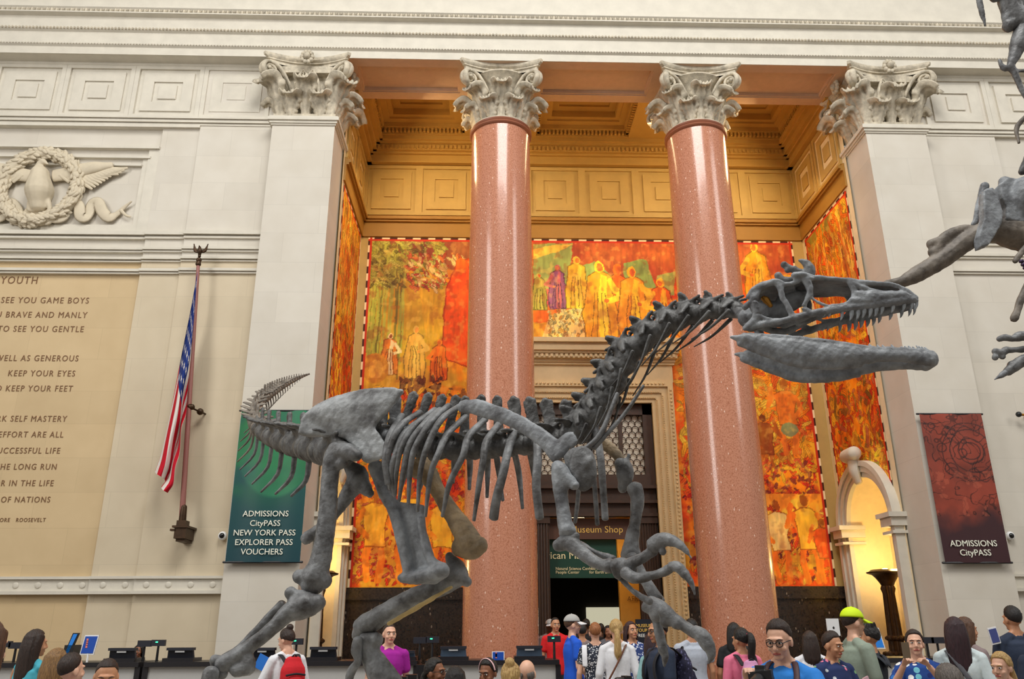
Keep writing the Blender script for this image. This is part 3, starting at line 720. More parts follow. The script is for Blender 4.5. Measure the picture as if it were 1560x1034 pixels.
p.leaves((5.0, 8.4, 2.6, 4.4), 260, [(230, 80, 30), (240, 130, 26), (140, 46, 40), (246, 180, 50)], .13, 12)
for x, hh, cl in ((1150, 2.1, (240, 140, 30)), (1195, 2.0, (240, 200, 120)), (1240, 2.1, (250, 186, 50)), (1262, 1.5, (236, 90, 26))): p.worker(q(x, 885)[0], 2.65, hh, (238, 120, 30), cl, 1 if x < 1220 else -1)
def glaze(p, sd):                                # broken brushwork over the flat areas
    k = np.clip((fbm(p.U, p.V, 1.6, sd, 5)-.5)*3.2, -1, 1)[..., None]
    p.C = p.C*(1+.10*k)+np.array((10, 22, 4))*k
    st = (fbm(p.U*3.2, p.V*.8, 4.5, sd+3, 3)-.5)[..., None]; p.C = p.C*(1+.30*st)
    h = np.clip((fbm(p.U, p.V, 7, sd+6, 3)-.58)*7, 0, 1)[..., None]*.35; p.C = p.C*(1-h)+np.array((250, 196, 90))*h
    h = np.clip((fbm(p.U, p.V, 5, sd+8, 3)-.60)*8, 0, 1)[..., None]*.35; p.C = p.C*(1-h)+np.array((150, 66, 30))*h
glaze(p, 77)
check_border(p, mu0, mu1, mv0, mv1)
P3 = np.stack([p.U, np.full(p.U.shape, YB-.012), p.V], -1); C = p.lin()
hole = [(mu0, .42), (4.84, mu1)]
for (a, b), lab in zip(hole, ('large orange painted mural with bamboo and figures, on the back wall left of the doorway', 'large orange mural with fruit pickers and foliage on the back wall right of the doorway')):
    i0, i1 = np.searchsorted(p.u, (a-.001, b+.001)); o = colored_grid('mural', P3[i0:i1], C[i0:i1], M_PAINT); tag(o, lab, 'mural', 'painted murals in the alcove')
i0, i1 = np.searchsorted(p.u, (.42, 4.84)); i0 -= 1; i1 += 1; j0 = np.searchsorted(p.v, 8.68)
o = colored_grid('mural', P3[i0:i1, j0:], C[i0:i1, j0:], M_PAINT); tag(o, 'painted mural strip of yellow and orange robed figures above the doorway cornice', 'mural', 'painted murals in the alcove')
# side murals, cut round the niches
for X, sg, lab, sd in ((AX1, -1, 'tall orange foliage mural on the alcove side wall above the lit niche', 50), (AX0, 1, 'narrow strip of orange mural seen on the alcove side wall by the left pilaster', 60)):
    y0, y1 = 17.45, 20.22; p = Paint(y0, y1, 2.6, 11.78, 52, OR); p.warp(.06, 3)
    p.blob(None, GO, .6, sd, .5, .54); p.blob(None, RO, .8, sd+1, .55, .6); p.blob(None, OL, .5, sd+2, .58, .62, region=(p.V > 9).astype(float))
    p.leaves((y0, y1, 8.5, 11.6), 260, [(226, 160, 40), OR, (196, 140, 40), (230, 110, 24), (240, 190, 70)], .26, sd+3, lean=1.3)
    p.leaves((y0, y1, 5.0, 8.6), 320, [RO, OR, GO, (196, 96, 60), (150, 110, 40), (206, 60, 24)], .24, sd+4)
    p.leaves((y0, y1, 3.0, 5.4), 220, [GO, OR, YE, RO, (170, 150, 50)], .2, sd+5)
    for k in range(30):
        r = RNG.rand(2); yy = y0+r[0]*2.7; p.stroke([(yy, 8.6+r[1]), (yy+.1*math.sin(k), 9.6), (yy+.15, 10.4+r[1])], .02, [(180, 90, 60), (236, 150, 60), (246, 190, 80)][k % 3])
    glaze(p, sd+7)
    check_border(p, y0, y1, 2.6, 11.78)
    C = p.lin(); P3 = np.stack([np.full(p.U.shape, X+sg*.012), p.U, p.V], -1)
    j = np.searchsorted(p.v, 3.82); keep = np.hypot(p.U-18.75, p.V-3.8) > 1.3; k0 = np.searchsorted(p.u, 20.2)
    if sg < 0 or 1: o = colored_grid('mural', P3[:, j:], C[:, j:], M_PAINT, None, keep[:, j:]); tag(o, lab, 'mural', 'painted murals in the alcove')

# ---------------------------------------------------------------- doorway
m = MB(); x0, x1, zt = 1.03, 4.27, 7.1
for k, (w0, w1, d) in enumerate(((0, .1, .06), (.1, .24, .10), (.24, .4, .14), (.4, .54, .2))):
    m.box(x0-w1, x0-w0, YB-d, YB+.2, 0, zt+w1); m.box(x1+w0, x1+w1, YB-d, YB+.2, 0, zt+w1); m.box(x0-w0, x1+w0, YB-d, YB+.2, zt+w0, zt+w1)
m.box(x0-.16, x0, YB+.05, YB+.5, 0, zt); m.box(x1, x1+.16, YB+.05, YB+.5, 0, zt); m.box(x0, x1, YB+.05, YB+.5, zt, zt+.3)
m.box(.45, 4.85, YB-.1, YB+.1, zt+.54, 8.16)
for z0, z1, d in ((8.10, 8.16, .16), (8.16, 8.24, .2), (8.24, 8.36, .3), (8.36, 8.42, .36), (8.42, 8.62, .42), (8.62, 8.74, .5)): m.box(.47-d*.45, 4.83+d*.45, YB-d, YB+.1, z0, z1)
for i in range(36): m.box(.35+i*.128, .42+i*.128, YB-.34, YB-.28, 8.26, 8.34)
struct('trim_door', m, M_DOORST)
m = MB()
for w, d, st in ((.12, .13, .055), (.26, .17, .06), (.47, .225, .10)):
    r = .3*st
    n = int((zt+w)/st)
    for i in range(int(1.0/st), n):
        for x in (x0-w, x1+w): m.ell((x, YB-d+.01, i*st), r, nu=4, nv=6)
    for i in range(int((x1-x0+2*w)/st)): m.ell((x0-w+i*st, YB-d+.01, zt+w), r, nu=4, nv=6)
struct('trim_door_beads', m, M_DOORST, smooth=True, fix=False)
win = MB()
for a, b in ((x0, x0+.24), (x1-.24, x1)): win.box(a, b, YB+.12, YB+.32, 5.1, zt)
win.box(x0, x1, YB+.12, YB+.32, zt-.28, zt); win.box(x0, x1, YB+.10, YB+.34, 5.06, 5.26)
for x in (1.86, 2.65, 3.44): win.box(x-.05, x+.05, YB+.16, YB+.3, 5.26, zt-.28)
w1 = struct('window_1', win, M_WOOD)
lat = MB(); st = .17
for r_ in range(11):
    for c_ in range(19):
        cx = x0+.26+(c_+.5*(r_ % 2))*st; cz = 5.26+r_*.145
        lat.tube([(cx+.098*math.cos(a), YB+.22, cz+.12*math.sin(a)) for a in np.linspace(0, math.pi, 7)], [.011]*7, n=4, res=1, cap=False)
link('lattice', lat, M_WOOD, w1, smooth=False)
link('pane', MB().box(x0+.2, x1-.2, YB+.26, YB+.27, 5.2, zt-.2), mat('pale frosted glass', lin(206, 196, 178), .35), w1, smooth=False)
m = MB()
for z0, z1, d in ((4.98, 5.06, .02), (4.9, 4.98, -.06), (4.62, 4.9, .08), (4.54, 4.62, -.02), (4.3, 4.54, .1), (4.22, 4.3, .02)): m.box(x0, x1, YB+.08+d, YB+.4, z0, z1)
for s in (0, 1):
    xa = x0 if s == 0 else x1-.52
    m.box(xa, xa+.52, YB+.2, YB+.4, 0, 4.22)
    for k in range(7): m.tube([(xa+.05+k*.07, YB+.2, 0.1), (xa+.05+k*.07, YB+.2, 4.05)], [.026, .026], n=8, cap=False)
    m.box(xa-.02, xa+.54, YB+.14, YB+.4, 4.05, 4.22)
struct('trim_door_wood', m, M_WOOD)
M_VEST = mat('ochre vestibule wall', lin(196, 140, 56), .6, var=.06)
struct('wall_vestibule', MB().box(3.55, 5.4, 22.6, 22.8, 0, 4.4).box(4.6, 4.7, 20.9, 22.6, 0, 4.4), M_VEST)
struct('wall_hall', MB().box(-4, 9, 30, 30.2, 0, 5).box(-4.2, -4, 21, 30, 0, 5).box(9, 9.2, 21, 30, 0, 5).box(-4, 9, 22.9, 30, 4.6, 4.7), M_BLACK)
struct('ceiling_vestibule', MB().box(.6, 4.7, 20.8, 22.9, 4.36, 4.46), M_VEST)
o = tag(link('ceiling_light', MB().box(2.05, 2.5, 21.0, 21.15, 4.26, 4.355), mat('lit lamp diffuser', (1, .9, .7), .5, emit=(1, .86, .55, 5))), 'small glowing strip lamp under the vestibule ceiling above the brown sign', 'ceiling light')
l = bpy.data.lights.new('vestibule_light', 'AREA'); l.energy = 45; l.size = .6; l.color = (1, .74, .36); lo = bpy.data.objects.new('vestibule_light', l); COL.objects.link(lo); lo.location = (2.9, 21.6, 4.2)
def q20(x, y, Y): a = at(x, y, Y); return a
M_CREAM = mat('cream lettering', lin(240, 226, 176), .5)
def sign(label, x0, x1, z0, z1, Y, col, lines, cat='sign', t=.05, border=None):
    root = thing('hanging_sign', ((x0+x1)/2, Y, z0), label, cat)
    link('board', MB().box(x0, x1, Y, Y+t, z0, z1), col, root, smooth=False)
    for (s, size, x, z, al, mt) in lines: text(s, size, (x, Y-.006, z), mat_=mt, parent=root, align=al, xs=1.0)
    return root
M_GOLDT = mat('gold lettering', lin(226, 184, 92), .5)
M_BRSIGN = mat('brown sign board', lin(86, 54, 38), .5); M_GRSIGN = mat('dark green sign board', lin(14, 62, 46), .5)
a = at(822, 790, 20.75); b = at(962, 821, 20.75)
r = sign('brown hanging sign with gold shop lettering across the doorway', a.x-.15, x1-.5, b.z, a.z, 20.75, M_BRSIGN, [('Museum Shop', .235, at(909, 811, 20.75).x, at(909, 811, 20.75).z, 'CENTER', M_GOLDT)])
c = at(853, 804, 20.74); ar = MB(); ar.tube([(c.x+.06, c.y, c.z+.08), (c.x-.02, c.y, c.z), (c.x+.06, c.y, c.z-.08)], [.014]*3, n=6, res=1); ar.tube([(c.x+.14, c.y, c.z+.08), (c.x+.06, c.y, c.z), (c.x+.14, c.y, c.z-.08)], [.014]*3, n=6, res=1)
link('arrow', ar, M_GOLDT, r)
a = at(818, 822, 20.9); b = at(941, 880, 20.9)
Zt = lambda y: at(850, y, 20.9).z
Xt = lambda x: at(x, 850, 20.9).x
sign('dark green hanging sign with cream lettering below the brown one', a.x-.2, b.x, b.z, a.z, 20.9, M_GRSIGN, [('African Mammals', .25, Xt(818), Zt(851), 'LEFT', M_CREAM),
     ('Birds Gallery', .1, Xt(801), Zt(868), 'LEFT', M_CREAM), ('African Peoples', .1, Xt(793), Zt(873.5), 'LEFT', M_CREAM), ('Natural Science Center', .1, Xt(846), Zt(868), 'LEFT', M_CREAM), ('People Center', .1, Xt(846), Zt(873.5), 'LEFT', M_CREAM),
     ('Hall for', .1, Xt(897), Zt(868), 'LEFT', M_CREAM), ('for Earth and', .1, Xt(897), Zt(873.5), 'LEFT', M_CREAM)])
a = at(893, 925, 29.9); b = at(957, 990, 29.9)
struct('far_room_glow', MB().box(a.x, b.x, 29.85, 29.98, b.z, a.z), mat('bright far room', (.9, .88, .7), .6, emit=(.9, .86, .62, .55)))  # glowing panel stands in for the lit wall of the room beyond
o = text('AFRICA', .17, at(972, 915, 22.57), mat_=mat('bronze letters', lin(110, 70, 30), .5), name='wall_lettering'); tag(o, 'small bronze letters on the ochre wall inside the doorway', 'lettering')
a = at(968, 943, 17.2); b = at(991, 1010, 17.2)
Zt = lambda y: at(980, y, 17.2).z
r = sign('black notice board with orange words standing right of the doorway', a.x, b.x+.25, .25, a.z, 17.2, mat('black board', lin(22, 26, 38), .4),
     [(s, .085, at(969, 960, 17.2).x, Zt(y), 'LEFT', mt) for s, y, mt in (('MUSEUM', 955, M_GOLDT), ('TOURS', 962, M_GOLDT), ('FREE', 970, mat('white lettering', lin(235, 235, 230), .5)))], cat='notice board')
link('foot', MB().box(a.x-.05, b.x+.3, 17.05, 17.4, 0, .25), MATS['black board'], r, smooth=False)
# torch lamps in the niches
def torchiere(x, y, label):
    root = thing('torchiere', (x, y, 0), label, 'floor lamp', 'bronze torch lamps in the niches')
    link('base', MB().lathe([(.36, 0), (.36, .12), (.28, .16), (.3, .28), (.22, .36)], (x, y, 0), 24), M_BRONZE, root)
    m = MB(); n = 28
    prof = [(.14, .36), (.17, .5), (.24, .62), (.30, .72), (.26, .80), (.16, .86), (.14, .95), (.24, 1.02), (.24, 1.06), (.15, 1.1), (.15, 1.3), (.2, 1.34), (.2, 1.38), (.145, 1.42), (.12, 2.3), (.15, 2.4), (.13, 2.46)]
    rows = [[(x+r*(1+.07*math.cos(14*a*1.0))*math.cos(a), y+r*(1+.07*math.cos(14*a))*math.sin(a), z) for a in np.linspace(0, 2*math.pi, 84, endpoint=False)] for r, z in prof]
    m.grid(rows, close_v=True); link('stem', m, M_BRONZE, root, smooth=True)
    for k in range(6):
        lv = MB(); a = k*math.pi/3; lv.tube([(x+.2*math.cos(a), y+.2*math.sin(a), .98), (x+.3*math.cos(a), y+.3*math.sin(a), 1.06), (x+.32*math.cos(a), y+.32*math.sin(a), .96)], [.04, .03, .015], n=6)
        link('leaf_ornament', lv, M_BRONZE, root); lv = MB(); lv.tube([(x+.2*math.cos(a), y+.2*math.sin(a), .66), (x+.36*math.cos(a), y+.36*math.sin(a), .76), (x+.38*math.cos(a), y+.38*math.sin(a), .66)], [.05, .035, .015], n=6)
        link('leaf_ornament', lv, M_BRONZE, root)
    link('bowl', MB().lathe([(.12, 2.44), (.16, 2.52), (.24, 2.64), (.3, 2.7), (.4, 2.73), (.41, 2.76), (.36, 2.77), (.3, 2.81), (.26, 2.81), (.2, 2.74), (.1, 2.7)], (x, y, 0), 40), M_BRONZE, root)
    link('bulb', MB().ell((x, y, 2.78), (.1, .1, .06)), mat('lamp bulb', (1, .8, .4), .4, emit=(1, .7, .25, 14)), root)
    l = bpy.data.lights.new('torch_light', 'POINT'); l.energy = 58; l.color = (1, .70, .26); l.shadow_soft_size = .12
    lo = bpy.data.objects.new('torch_light', l); COL.objects.link(lo); lo.location = (x+(.3 if x > 3 else -.3), y, 3.05)
torchiere(8.98, 18.75, 'dark bronze torch lamp glowing in the arched niche on the right')
torchiere(mx(8.98), 18.75, 'dark bronze torch lamp half hidden behind the hind leg bones on the left')
# ---------------------------------------------------------------- the mounted skeletons
M_BONE = mat('dark grey fossil bone', lin(138, 141, 144), .48, col2=lin(66, 64, 64), vscale=9, bump=.45, bscale=26, spec=.4)
M_BONED = mat('charcoal fossil bone', lin(112, 113, 113), .5, col2=lin(50, 48, 48), vscale=11, bump=.5, bscale=30)
M_ILIUM = mat('pale mottled fossil bone', lin(186, 191, 194), .5, col2=lin(92, 92, 94), vscale=5, bump=.5, bscale=20)
M_BONEL = mat('light grey fossil bone', lin(164, 170, 176), .48, col2=lin(88, 89, 93), vscale=7, bump=.45, bscale=24, spec=.4)
M_BONET = mat('tan fossil bone', lin(176, 152, 116), .6, col2=lin(112, 98, 78), vscale=8, bump=.7, bscale=22)
M_BONEB = mat('brown grey fossil bone', lin(140, 131, 120), .6, col2=lin(82, 75, 68), vscale=8, bump=.45, bscale=22)
M_TOOTH = mat('grey tooth enamel', lin(186, 194, 202), .3, col2=lin(140, 148, 156), vscale=30, spec=.5)
def ymid(x): return 5.6-(x-520)*.00215 if x > 500 else 5.643
dino = thing('dinosaur_skeleton', (at(560, 900, 5.6).x, 5.6, .9), 'dark grey mounted skeleton of a meat-eating dinosaur with open toothy jaws, striding right', 'skeleton')
def W3(p, dy=0): return at(p[0], p[1], ymid(p[0])+dy+(p[3] if len(p) > 3 else 0))
def ptube(m, pts, dy, n=10, flat=1., hint=None, res=4):
    P = [W3(p, dy) for p in pts]; R_ = [p[2]*scale(w) for p, w in zip(pts, P)]
    m.tube(P, [(r, r*flat) for r in R_], n=n, hint=hint, res=res); return m
def bone(name, tubes, dy=0, knobs=(), mt=None, flat=1., hint=None, vox=None, root=None, sm=2, plates=()):
    m = MB(); rmin = 9
    for t in tubes:
        ptube(m, t, dy, flat=flat, hint=hint); rmin = min(rmin, min(p[2] for p in t))
    for k in knobs:
        c = W3(k[:3], dy); r = k[2]*scale(c)
        m.ell(c, (r, r*max(flat, .45), (k[3] if len(k) > 3 and k[3] else k[2])*scale(c)))
    for poly, th, pdy in plates:
        A = [W3((x, y, 0), dy+pdy-th/2) for x, y in poly]; m.prism(A, (0, th, 0))
    sc = scale(W3(tubes[0][0] if tubes else plates[0][0][0]+(0,), dy))
    v = vox or max(.005, min(.014, rmin*sc*.4))
    return link(name, fuse(m, v, sm, 0.0008), mt or M_BONE, root or dino, smooth='full')
def rib(pts, dys, mt=None, name='rib', root=None):
    m = MB(); P = [at(p[0], p[1], ymid(p[0])+d) for p, d in zip(pts, dys)]; R_ = [p[2]*scale(w) for p, w in zip(pts, P)]
    m.tube(P, [(r, r*1.35) for r in R_], n=8, res=5); return link(name, m, mt or M_BONE, root or dino, smooth='full')

def vertebra(name, c, T, U, L, r, sh, sw, tp, lean=0., zyg=1., mt=None, root=None, tpdrop=0., fork=0., vox=None):
    c = np.array(c, float); T = np.array(T, float); T /= np.linalg.norm(T); U = np.array(U, float); U -= T*U.dot(T); U /= np.linalg.norm(U)
    S = np.cross(T, U); m = MB()
    m.tube([c-T*L*.46, c-T*L*.36, c, c+T*L*.36, c+T*L*.46], [r*.92, r, r*.72, r, r*.92], n=12, res=2)
    top = c+U*(r+sh)-T*lean
    m.tube([c+U*r*.7, c+U*(r+sh*.45)-T*lean*.4, top-U*sw*.3], [(sw*.62, r*.42), (sw*.5, r*.2), (sw*.56, r*.26)], hint=T, n=10, res=3)
    m.ell(top-U*sw*.25, (sw*.3,)*3)
    m.tube([c-T*L*.25+U*r*.95, c+T*L*.25+U*r*.95], [(r*.6, r*.62)]*2, n=8)
    for s in (-1, 1):
        if tp: m.tube([c+U*r*1.05+S*s*r*.3, c+U*(r*1.2-tpdrop*.4)+S*s*tp*.55, c+U*(r*1.1-tpdrop)+S*s*tp-T*L*.15], [(L*.28, r*.24), (L*.22, r*.2), (L*.15, r*.2)], hint=T, n=8, res=3)
        if zyg:
            m.tube([c+U*r*1.1+S*s*r*.35, c+U*(r*1.45)+S*s*r*.5+T*L*.55*zyg], [r*.26, r*.17], n=7)
            m.tube([c+U*r*1.15+S*s*r*.3, c+U*(r*1.6)+S*s*r*.45-T*L*.5*zyg], [r*.26, r*.17], n=7)
        if fork: m.tube([c+U*(r+sh*.5), c+U*(r+sh*.95)+S*s*fork-T*lean], [r*.3, r*.26], n=7)
    return link(name, fuse(m, vox or max(.004, r*.14), 1, min(0.0008, r*.02)), mt or M_BONE, root or dino, smooth='full')
Z3 = np.array([0, 0, 1.])
def chain(pts):                                  # pts (x, y, Y, r px): world centres and tangents
    P = np.array([tuple(at(p[0], p[1], p[2])) for p in pts]); T = np.gradient(P, axis=0); return P, T
# back
back = [(872, 664), (842, 671), (815, 676), (788, 680), (760, 683), (733, 685), (706, 686), (680, 686), (654, 684), (629, 680), (606, 675)]
P, T = chain([(x, y, ymid(x)) for x, y in back])
tops = [604, 602, 600, 600, 599, 598, 600, 599, 597, 594, 592]
for i, (p, t) in enumerate(zip(P, -T)):
    L = np.linalg.norm(t); s = scale(p); r = 16*s; sh = (back[i][1]-tops[i])*s*1.0-r
    vertebra('back_vertebra', p, t, Z3, L*.98, r, sh, (17 if i > 3 else 22)*s, .17 if i < 4 else .2, lean=-.02 if i > 6 else .02, fork=.0, mt=M_BONED)
# neck
neck = [(1112, 473, 12), (1082, 475, 13), (1050, 482, 15), (1020, 494, 16), (990, 513, 17), (962, 538, 18), (944, 566, 18), (930, 594, 18), (914, 622, 18), (893, 646, 17)]
P, T = chain([(x, y, ymid(x)) for x, y, _ in neck])
for i, (p, t) in enumerate(zip(P, -T)):
    L = np.linalg.norm(t); s = scale(p); r = neck[i][2]*s*1.12; tn = t/L
    S_ = np.cross(tn, Z3); U = np.cross(S_, tn); U /= np.linalg.norm(U)
    if U[2] < 0: U = -U
    sh = (14, 18, 22, 24, 24, 26, 26, 26, 28, 30)[i]*s
    vertebra('neck_vertebra', p, tn, U, L*1.0, r, sh, 14*s, r*1.7, lean=.25*sh, zyg=1.3, tpdrop=r*1.3, fork=r*.4, mt=M_BONED)
    for sg in (-1, 1):
        lat = np.array([-.35, -.94, 0])*sg*r*1.4; a = p+lat-U*r*.5
        ln = (62, 62, 62, 60, 66, 66, 62, 60, 60, 50)[i]*s
        e = a-tn*ln*.95-U*ln*(.38 if i < 5 else .12)+np.array([0, 0, -ln*(.3 if i < 5 else .05)])
        m = MB(); m.tube([a, (a+e)/2-U*ln*.08, e], [.013, .008, .0035], n=7, res=4); link('cervical_rib', m, M_BONED, dino, smooth='full')
# front ribs and gastralia hanging at the shoulder
for pts, d in (([(905, 640, 4), (914, 690, 4.5), (920, 760, 4), (922, 790, 4)], (0, -.12, -.1, -.1)), ([(896, 660, 4), (905, 730, 4), (910, 798, 3.5)], (.1, .2, .2)),
               ([(980, 588, 2.5), (950, 632, 3.2), (905, 682, 4)], (-.1, -.15, -.25)), ([(940, 600, 3), (915, 660, 4), (884, 690, 4)], (-.15, -.25, -.3)), ([(885, 690, 4), (880, 763, 3.5), (876, 795, 3)], (.25, .3, .3))):
    rib(pts, d)
NR = [[(612, 633), (594, 664), (587, 699), (591, 736)], [(639, 628), (612, 647), (595, 678), (590, 715), (594, 744)], [(647, 635), (616, 659), (603, 691), (596, 719), (601, 755)],
      [(662, 624), (631, 649), (612, 680), (604, 715), (602, 754)], [(670, 624), (647, 645), (624, 676), (615, 715), (608, 762)], [(683, 618), (658, 641), (633, 680), (625, 715), (622, 768)],
      [(701, 618), (674, 637), (654, 672), (641, 715), (636, 778)], [(709, 635), (681, 662), (668, 691), (656, 722), (648, 786)], [(739, 639), (714, 664), (705, 695), (685, 736), (674, 786)],
      [(761, 645), (741, 672), (736, 701), (730, 736), (722, 792)], [(784, 655), (774, 686), (767, 719), (757, 757), (752, 788)]]
for i, pts in enumerate(NR):
    n = len(pts); rr = [4.6, 4.6, 4.4, 3.9, 2.4] if i < 10 else [4.6, 5, 5.2, 5.6, 6]
    rib([(x, y, rr[min(k, 4)]) for k, (x, y) in enumerate(pts)], [(-.06, -.26, -.34, -.32, -.26)[k] for k in range(n)])
rib([(818, 650, 5), (819, 700, 5), (817, 740, 5), (822, 788, 5)], (-.1, -.26, -.28, -.24))
FR = [[(714, 665), (716, 705), (715, 745)], [(741, 665), (743, 705), (742, 757)], [(752, 665), (758, 705), (766, 762)], [(778, 668), (790, 718), (796, 774)], [(802, 668), (812, 712), (822, 776)], [(690, 668), (692, 700), (690, 735)],
      [(665, 668), (655, 700), (640, 745)], [(640, 668), (625, 700), (612, 742)]]
for pts in FR: rib([(x, y, (4, 3.6, 2)[k]) for k, (x, y) in enumerate(pts)], (.1, .38, .36))
# pelvis
il = [(453, 660), (455, 648), (463, 630), (480, 616), (503, 605), (530, 597), (556, 591), (585, 589), (604, 590), (614, 594), (606, 606), (596, 620), (584, 633), (574, 644), (570, 650), (578, 660), (585, 672), (588, 688), (584, 696), (572, 701), (558, 704), (551, 700), (545, 688), (536, 676), (524, 667), (510, 665), (490, 664), (470, 664)]
for dy in (-.2, .24):
    bone('ilium', [[(470, 655, 4), (520, 650, 4), (552, 655, 7), (575, 690, 8)], [(460, 640, 3), (520, 604, 3), (600, 593, 4)], [(560, 650, 6), (590, 615, 4), (612, 596, 4)]], dy, plates=[(il, .055, 0)], vox=.011, sm=4, mt=M_ILIUM)
m = MB()
for k in range(5):
    p = W3((600-k*20, 672, 0)); s = scale(p); m.ell(p, (.075, .09, .085)); m.tube([p, p+Vector((0, 0, .3))], [(.04, .02), (.045, .03)], n=8); m.tube([p+Vector((0, -.14, .1)), p+Vector((0, .14, .1))], [.035, .035], n=8)
link('sacrum', fuse(m, .012, 2), M_BONE, dino, smooth='full')
pub = [(560, 712), (568, 704), (588, 704), (593, 740), (606, 763), (646, 768), (649, 806), (662, 850), (681, 858), (684, 876), (665, 889), (626, 890), (607, 886), (617, 866), (611, 829), (599, 793), (577, 756)]
bone('pubis', [[(572, 710, 12), (582, 742, 9), (598, 775, 9), (612, 820, 10), (622, 868, 9)], [(611, 880, 7), (640, 878, 11), (675, 868, 12)], [(640, 790, 5), (650, 840, 7), (664, 865, 8)]], -.05, plates=[(pub, .05, .05)], vox=.011, sm=3, mt=M_BONEL)
bone('ischium', [[(528, 705, 9), (545, 728, 20), (530, 752, 14), (512, 782, 8), (485, 806, 9), (468, 819, 11), (463, 823, 9)], [(545, 728, 17), (556, 742, 12), (566, 754, 7)]], .05, flat=.6)
# hind legs
bone('femur', [[(511, 683, 12), (506, 700, 14), (502, 736, 13.5), (499, 782, 14.5), (494, 820, 15), (488, 854, 17), (479, 880, 21), (475, 892, 18)], [(508, 688, 12), (528, 687, 13), (544, 694, 10)]], -.34, knobs=[(456, 878, 11), (492, 884, 14), (520, 706, 9)], vox=.012)
bone('tibia', [[(470, 920, 20), (452, 927, 19), (436, 936, 14), (414, 958, 11), (385, 981, 11), (357, 1001, 12), (338, 1012, 14)], [(376, 990, 8), (378, 1012, 13)], [(360, 1020, 12), (380, 1016, 12)]], -.38, knobs=[(443, 903, 10), (484, 918, 13), (458, 912, 14)], vox=.012)
bone('fibula', [[(430, 922, 9), (408, 942, 7), (385, 966, 6), (362, 989, 6), (340, 1004, 8)]], -.3)
bone('ankle_bone', [[(327, 1006, 9), (345, 1003, 6)], [(322, 1024, 9), (340, 1026, 9)]], -.38)
PT = .9                                          # top of the plinth
def foot(px, dy, lean):
    for k, off in enumerate((-.11, 0, .11)):
        a = W3((px[0][0], px[0][1], 0), dy); a = Vector((a.x, a.y+off*.5, a.z)); b = Vector((a.x+lean, a.y+off, PT+.1)); s = scale(a)
        m = MB(); m.tube([a, (a+b)/2, b], [.05, .034, .045], n=10); link('metatarsal', fuse(m, .01), M_BONE, dino, smooth='full')
        m = MB(); q_ = b
        for j in range(3):
            e = q_+Vector((.13, off*.6-.06, -.01 if j else -.045)); m.tube([q_, (q_+e)/2, e], [.042-.006*j, .028-.004*j, .038-.006*j], n=10); q_ = e
        link('toe_bones', fuse(m, .009), M_BONE, dino, smooth='full')
        m = MB(); m.tube([q_, q_+Vector((.07, off*.2-.02, .01)), q_+Vector((.14, off*.3-.05, -.015))], [.034, .024, .006], n=10); link('claw', m, M_BONE, dino, smooth='full')
foot([(326, 1024)], -.38, -.05)
bone('femur', [[(640, 712, 19), (652, 722, 16), (666, 746, 12), (688, 781, 14), (706, 808, 18), (716, 828, 20)], [(700, 833, 15), (718, 836, 17), (732, 830, 14)]], .2, mt=M_BONET, vox=.012)
bone('tibia', [[(698, 874, 19), (675, 893, 14), (633, 907, 13.5), (594, 929, 15), (562, 949, 17), (550, 955, 15)], [(684, 846, 7), (694, 864, 15)]], .22, knobs=[(712, 886, 8), (686, 884, 14), (545, 966, 10)], vox=.012)
bone('fibula', [[(688, 894, 2.5), (639, 923, 4), (592, 950, 3.4)]], .06, mt=mat('straw coloured bone', lin(186, 160, 104), .6, var=.15, bump=.2))
bone('metatarsal', [[(560, 975, 16), (566, 1000, 16), (580, 1030, 20), (592, 1062, 20)], [(556, 978, 10), (574, 974, 12)], [(572, 1000, 12), (600, 1030, 9), (620, 1062, 9)]], .2, vox=.012)
bone('toe_bones', [[(545, 975, 8), (543, 990, 9), (545, 1006, 6), (538, 1018, 7), (533, 1030, 7), (530, 1044, 5)]], .1)
foot([(596, 1062)], .2, .06)
# tail
tail = [(508, 690, 5.55, 22, 52), (482, 685, 5.95, 22, 50), (459, 680, 6.35, 20, 47), (438, 675, 6.8, 18, 43), (421, 669, 7.25, 15.5, 40), (407, 663, 7.7, 13.5, 36), (397, 656, 8.1, 12, 33), (390, 649, 8.45, 10.5, 30), (386, 641, 8.75, 9.5, 27), (385, 633, 9.0, 8.5, 25), (387, 626, 9.25, 7.8, 22), (391, 619, 9.45, 7.2, 20), (397, 613, 9.6, 6.6, 18)]
for k in range(19):
    t_ = k/18; tail.append((403+67*t_, 607-36*t_-4*math.sin(t_*3), 9.75+1.6*t_, 6*(1-t_)+1.0, 17*(1-t_)+3))
P, T = chain([q_[:3] for q_ in tail])
for i, (p, t) in enumerate(zip(P, -T)):
    s = scale(p); L = np.linalg.norm(t); r = tail[i][3]*s; h = tail[i][4]*s; tn = t/L
    vertebra('tail_vertebra', p, tn, Z3, L*.98, r, h*.85-r*.4 if i > 1 else h*.8, r*.8, r*1.9 if i < 22 else r*1.5, lean=h*.35, zyg=.8, tpdrop=-r*.4, mt=M_BONEB if i > 6 else M_BONED, vox=max(.006, r*.16))
    if 1 <= i < 28:
        m = MB(); a = p-Z3*r*.85+tn*L*-.4; ln = (58, 62, 66, 62, 58, 56, 52, 44, 38, 32, 28, 24)[min(i-1, 11)]*s*(1 if i < 13 else (28-i)/16)
        d = -tn*(-.0)-Z3*.93-np.array([.42, -.1, 0])*(1 if i < 12 else -.0); e = a+d*ln
        m.tube([a, a+(e-a)*.5+np.array([.03*ln/.2, 0, -.02]), e], [(r*.22, r*.2), (r*.18, r*.15), (r*.1, r*.09)], n=8, res=3); link('chevron', m, M_BONEB if i > 6 else M_BONE, dino, smooth='full')
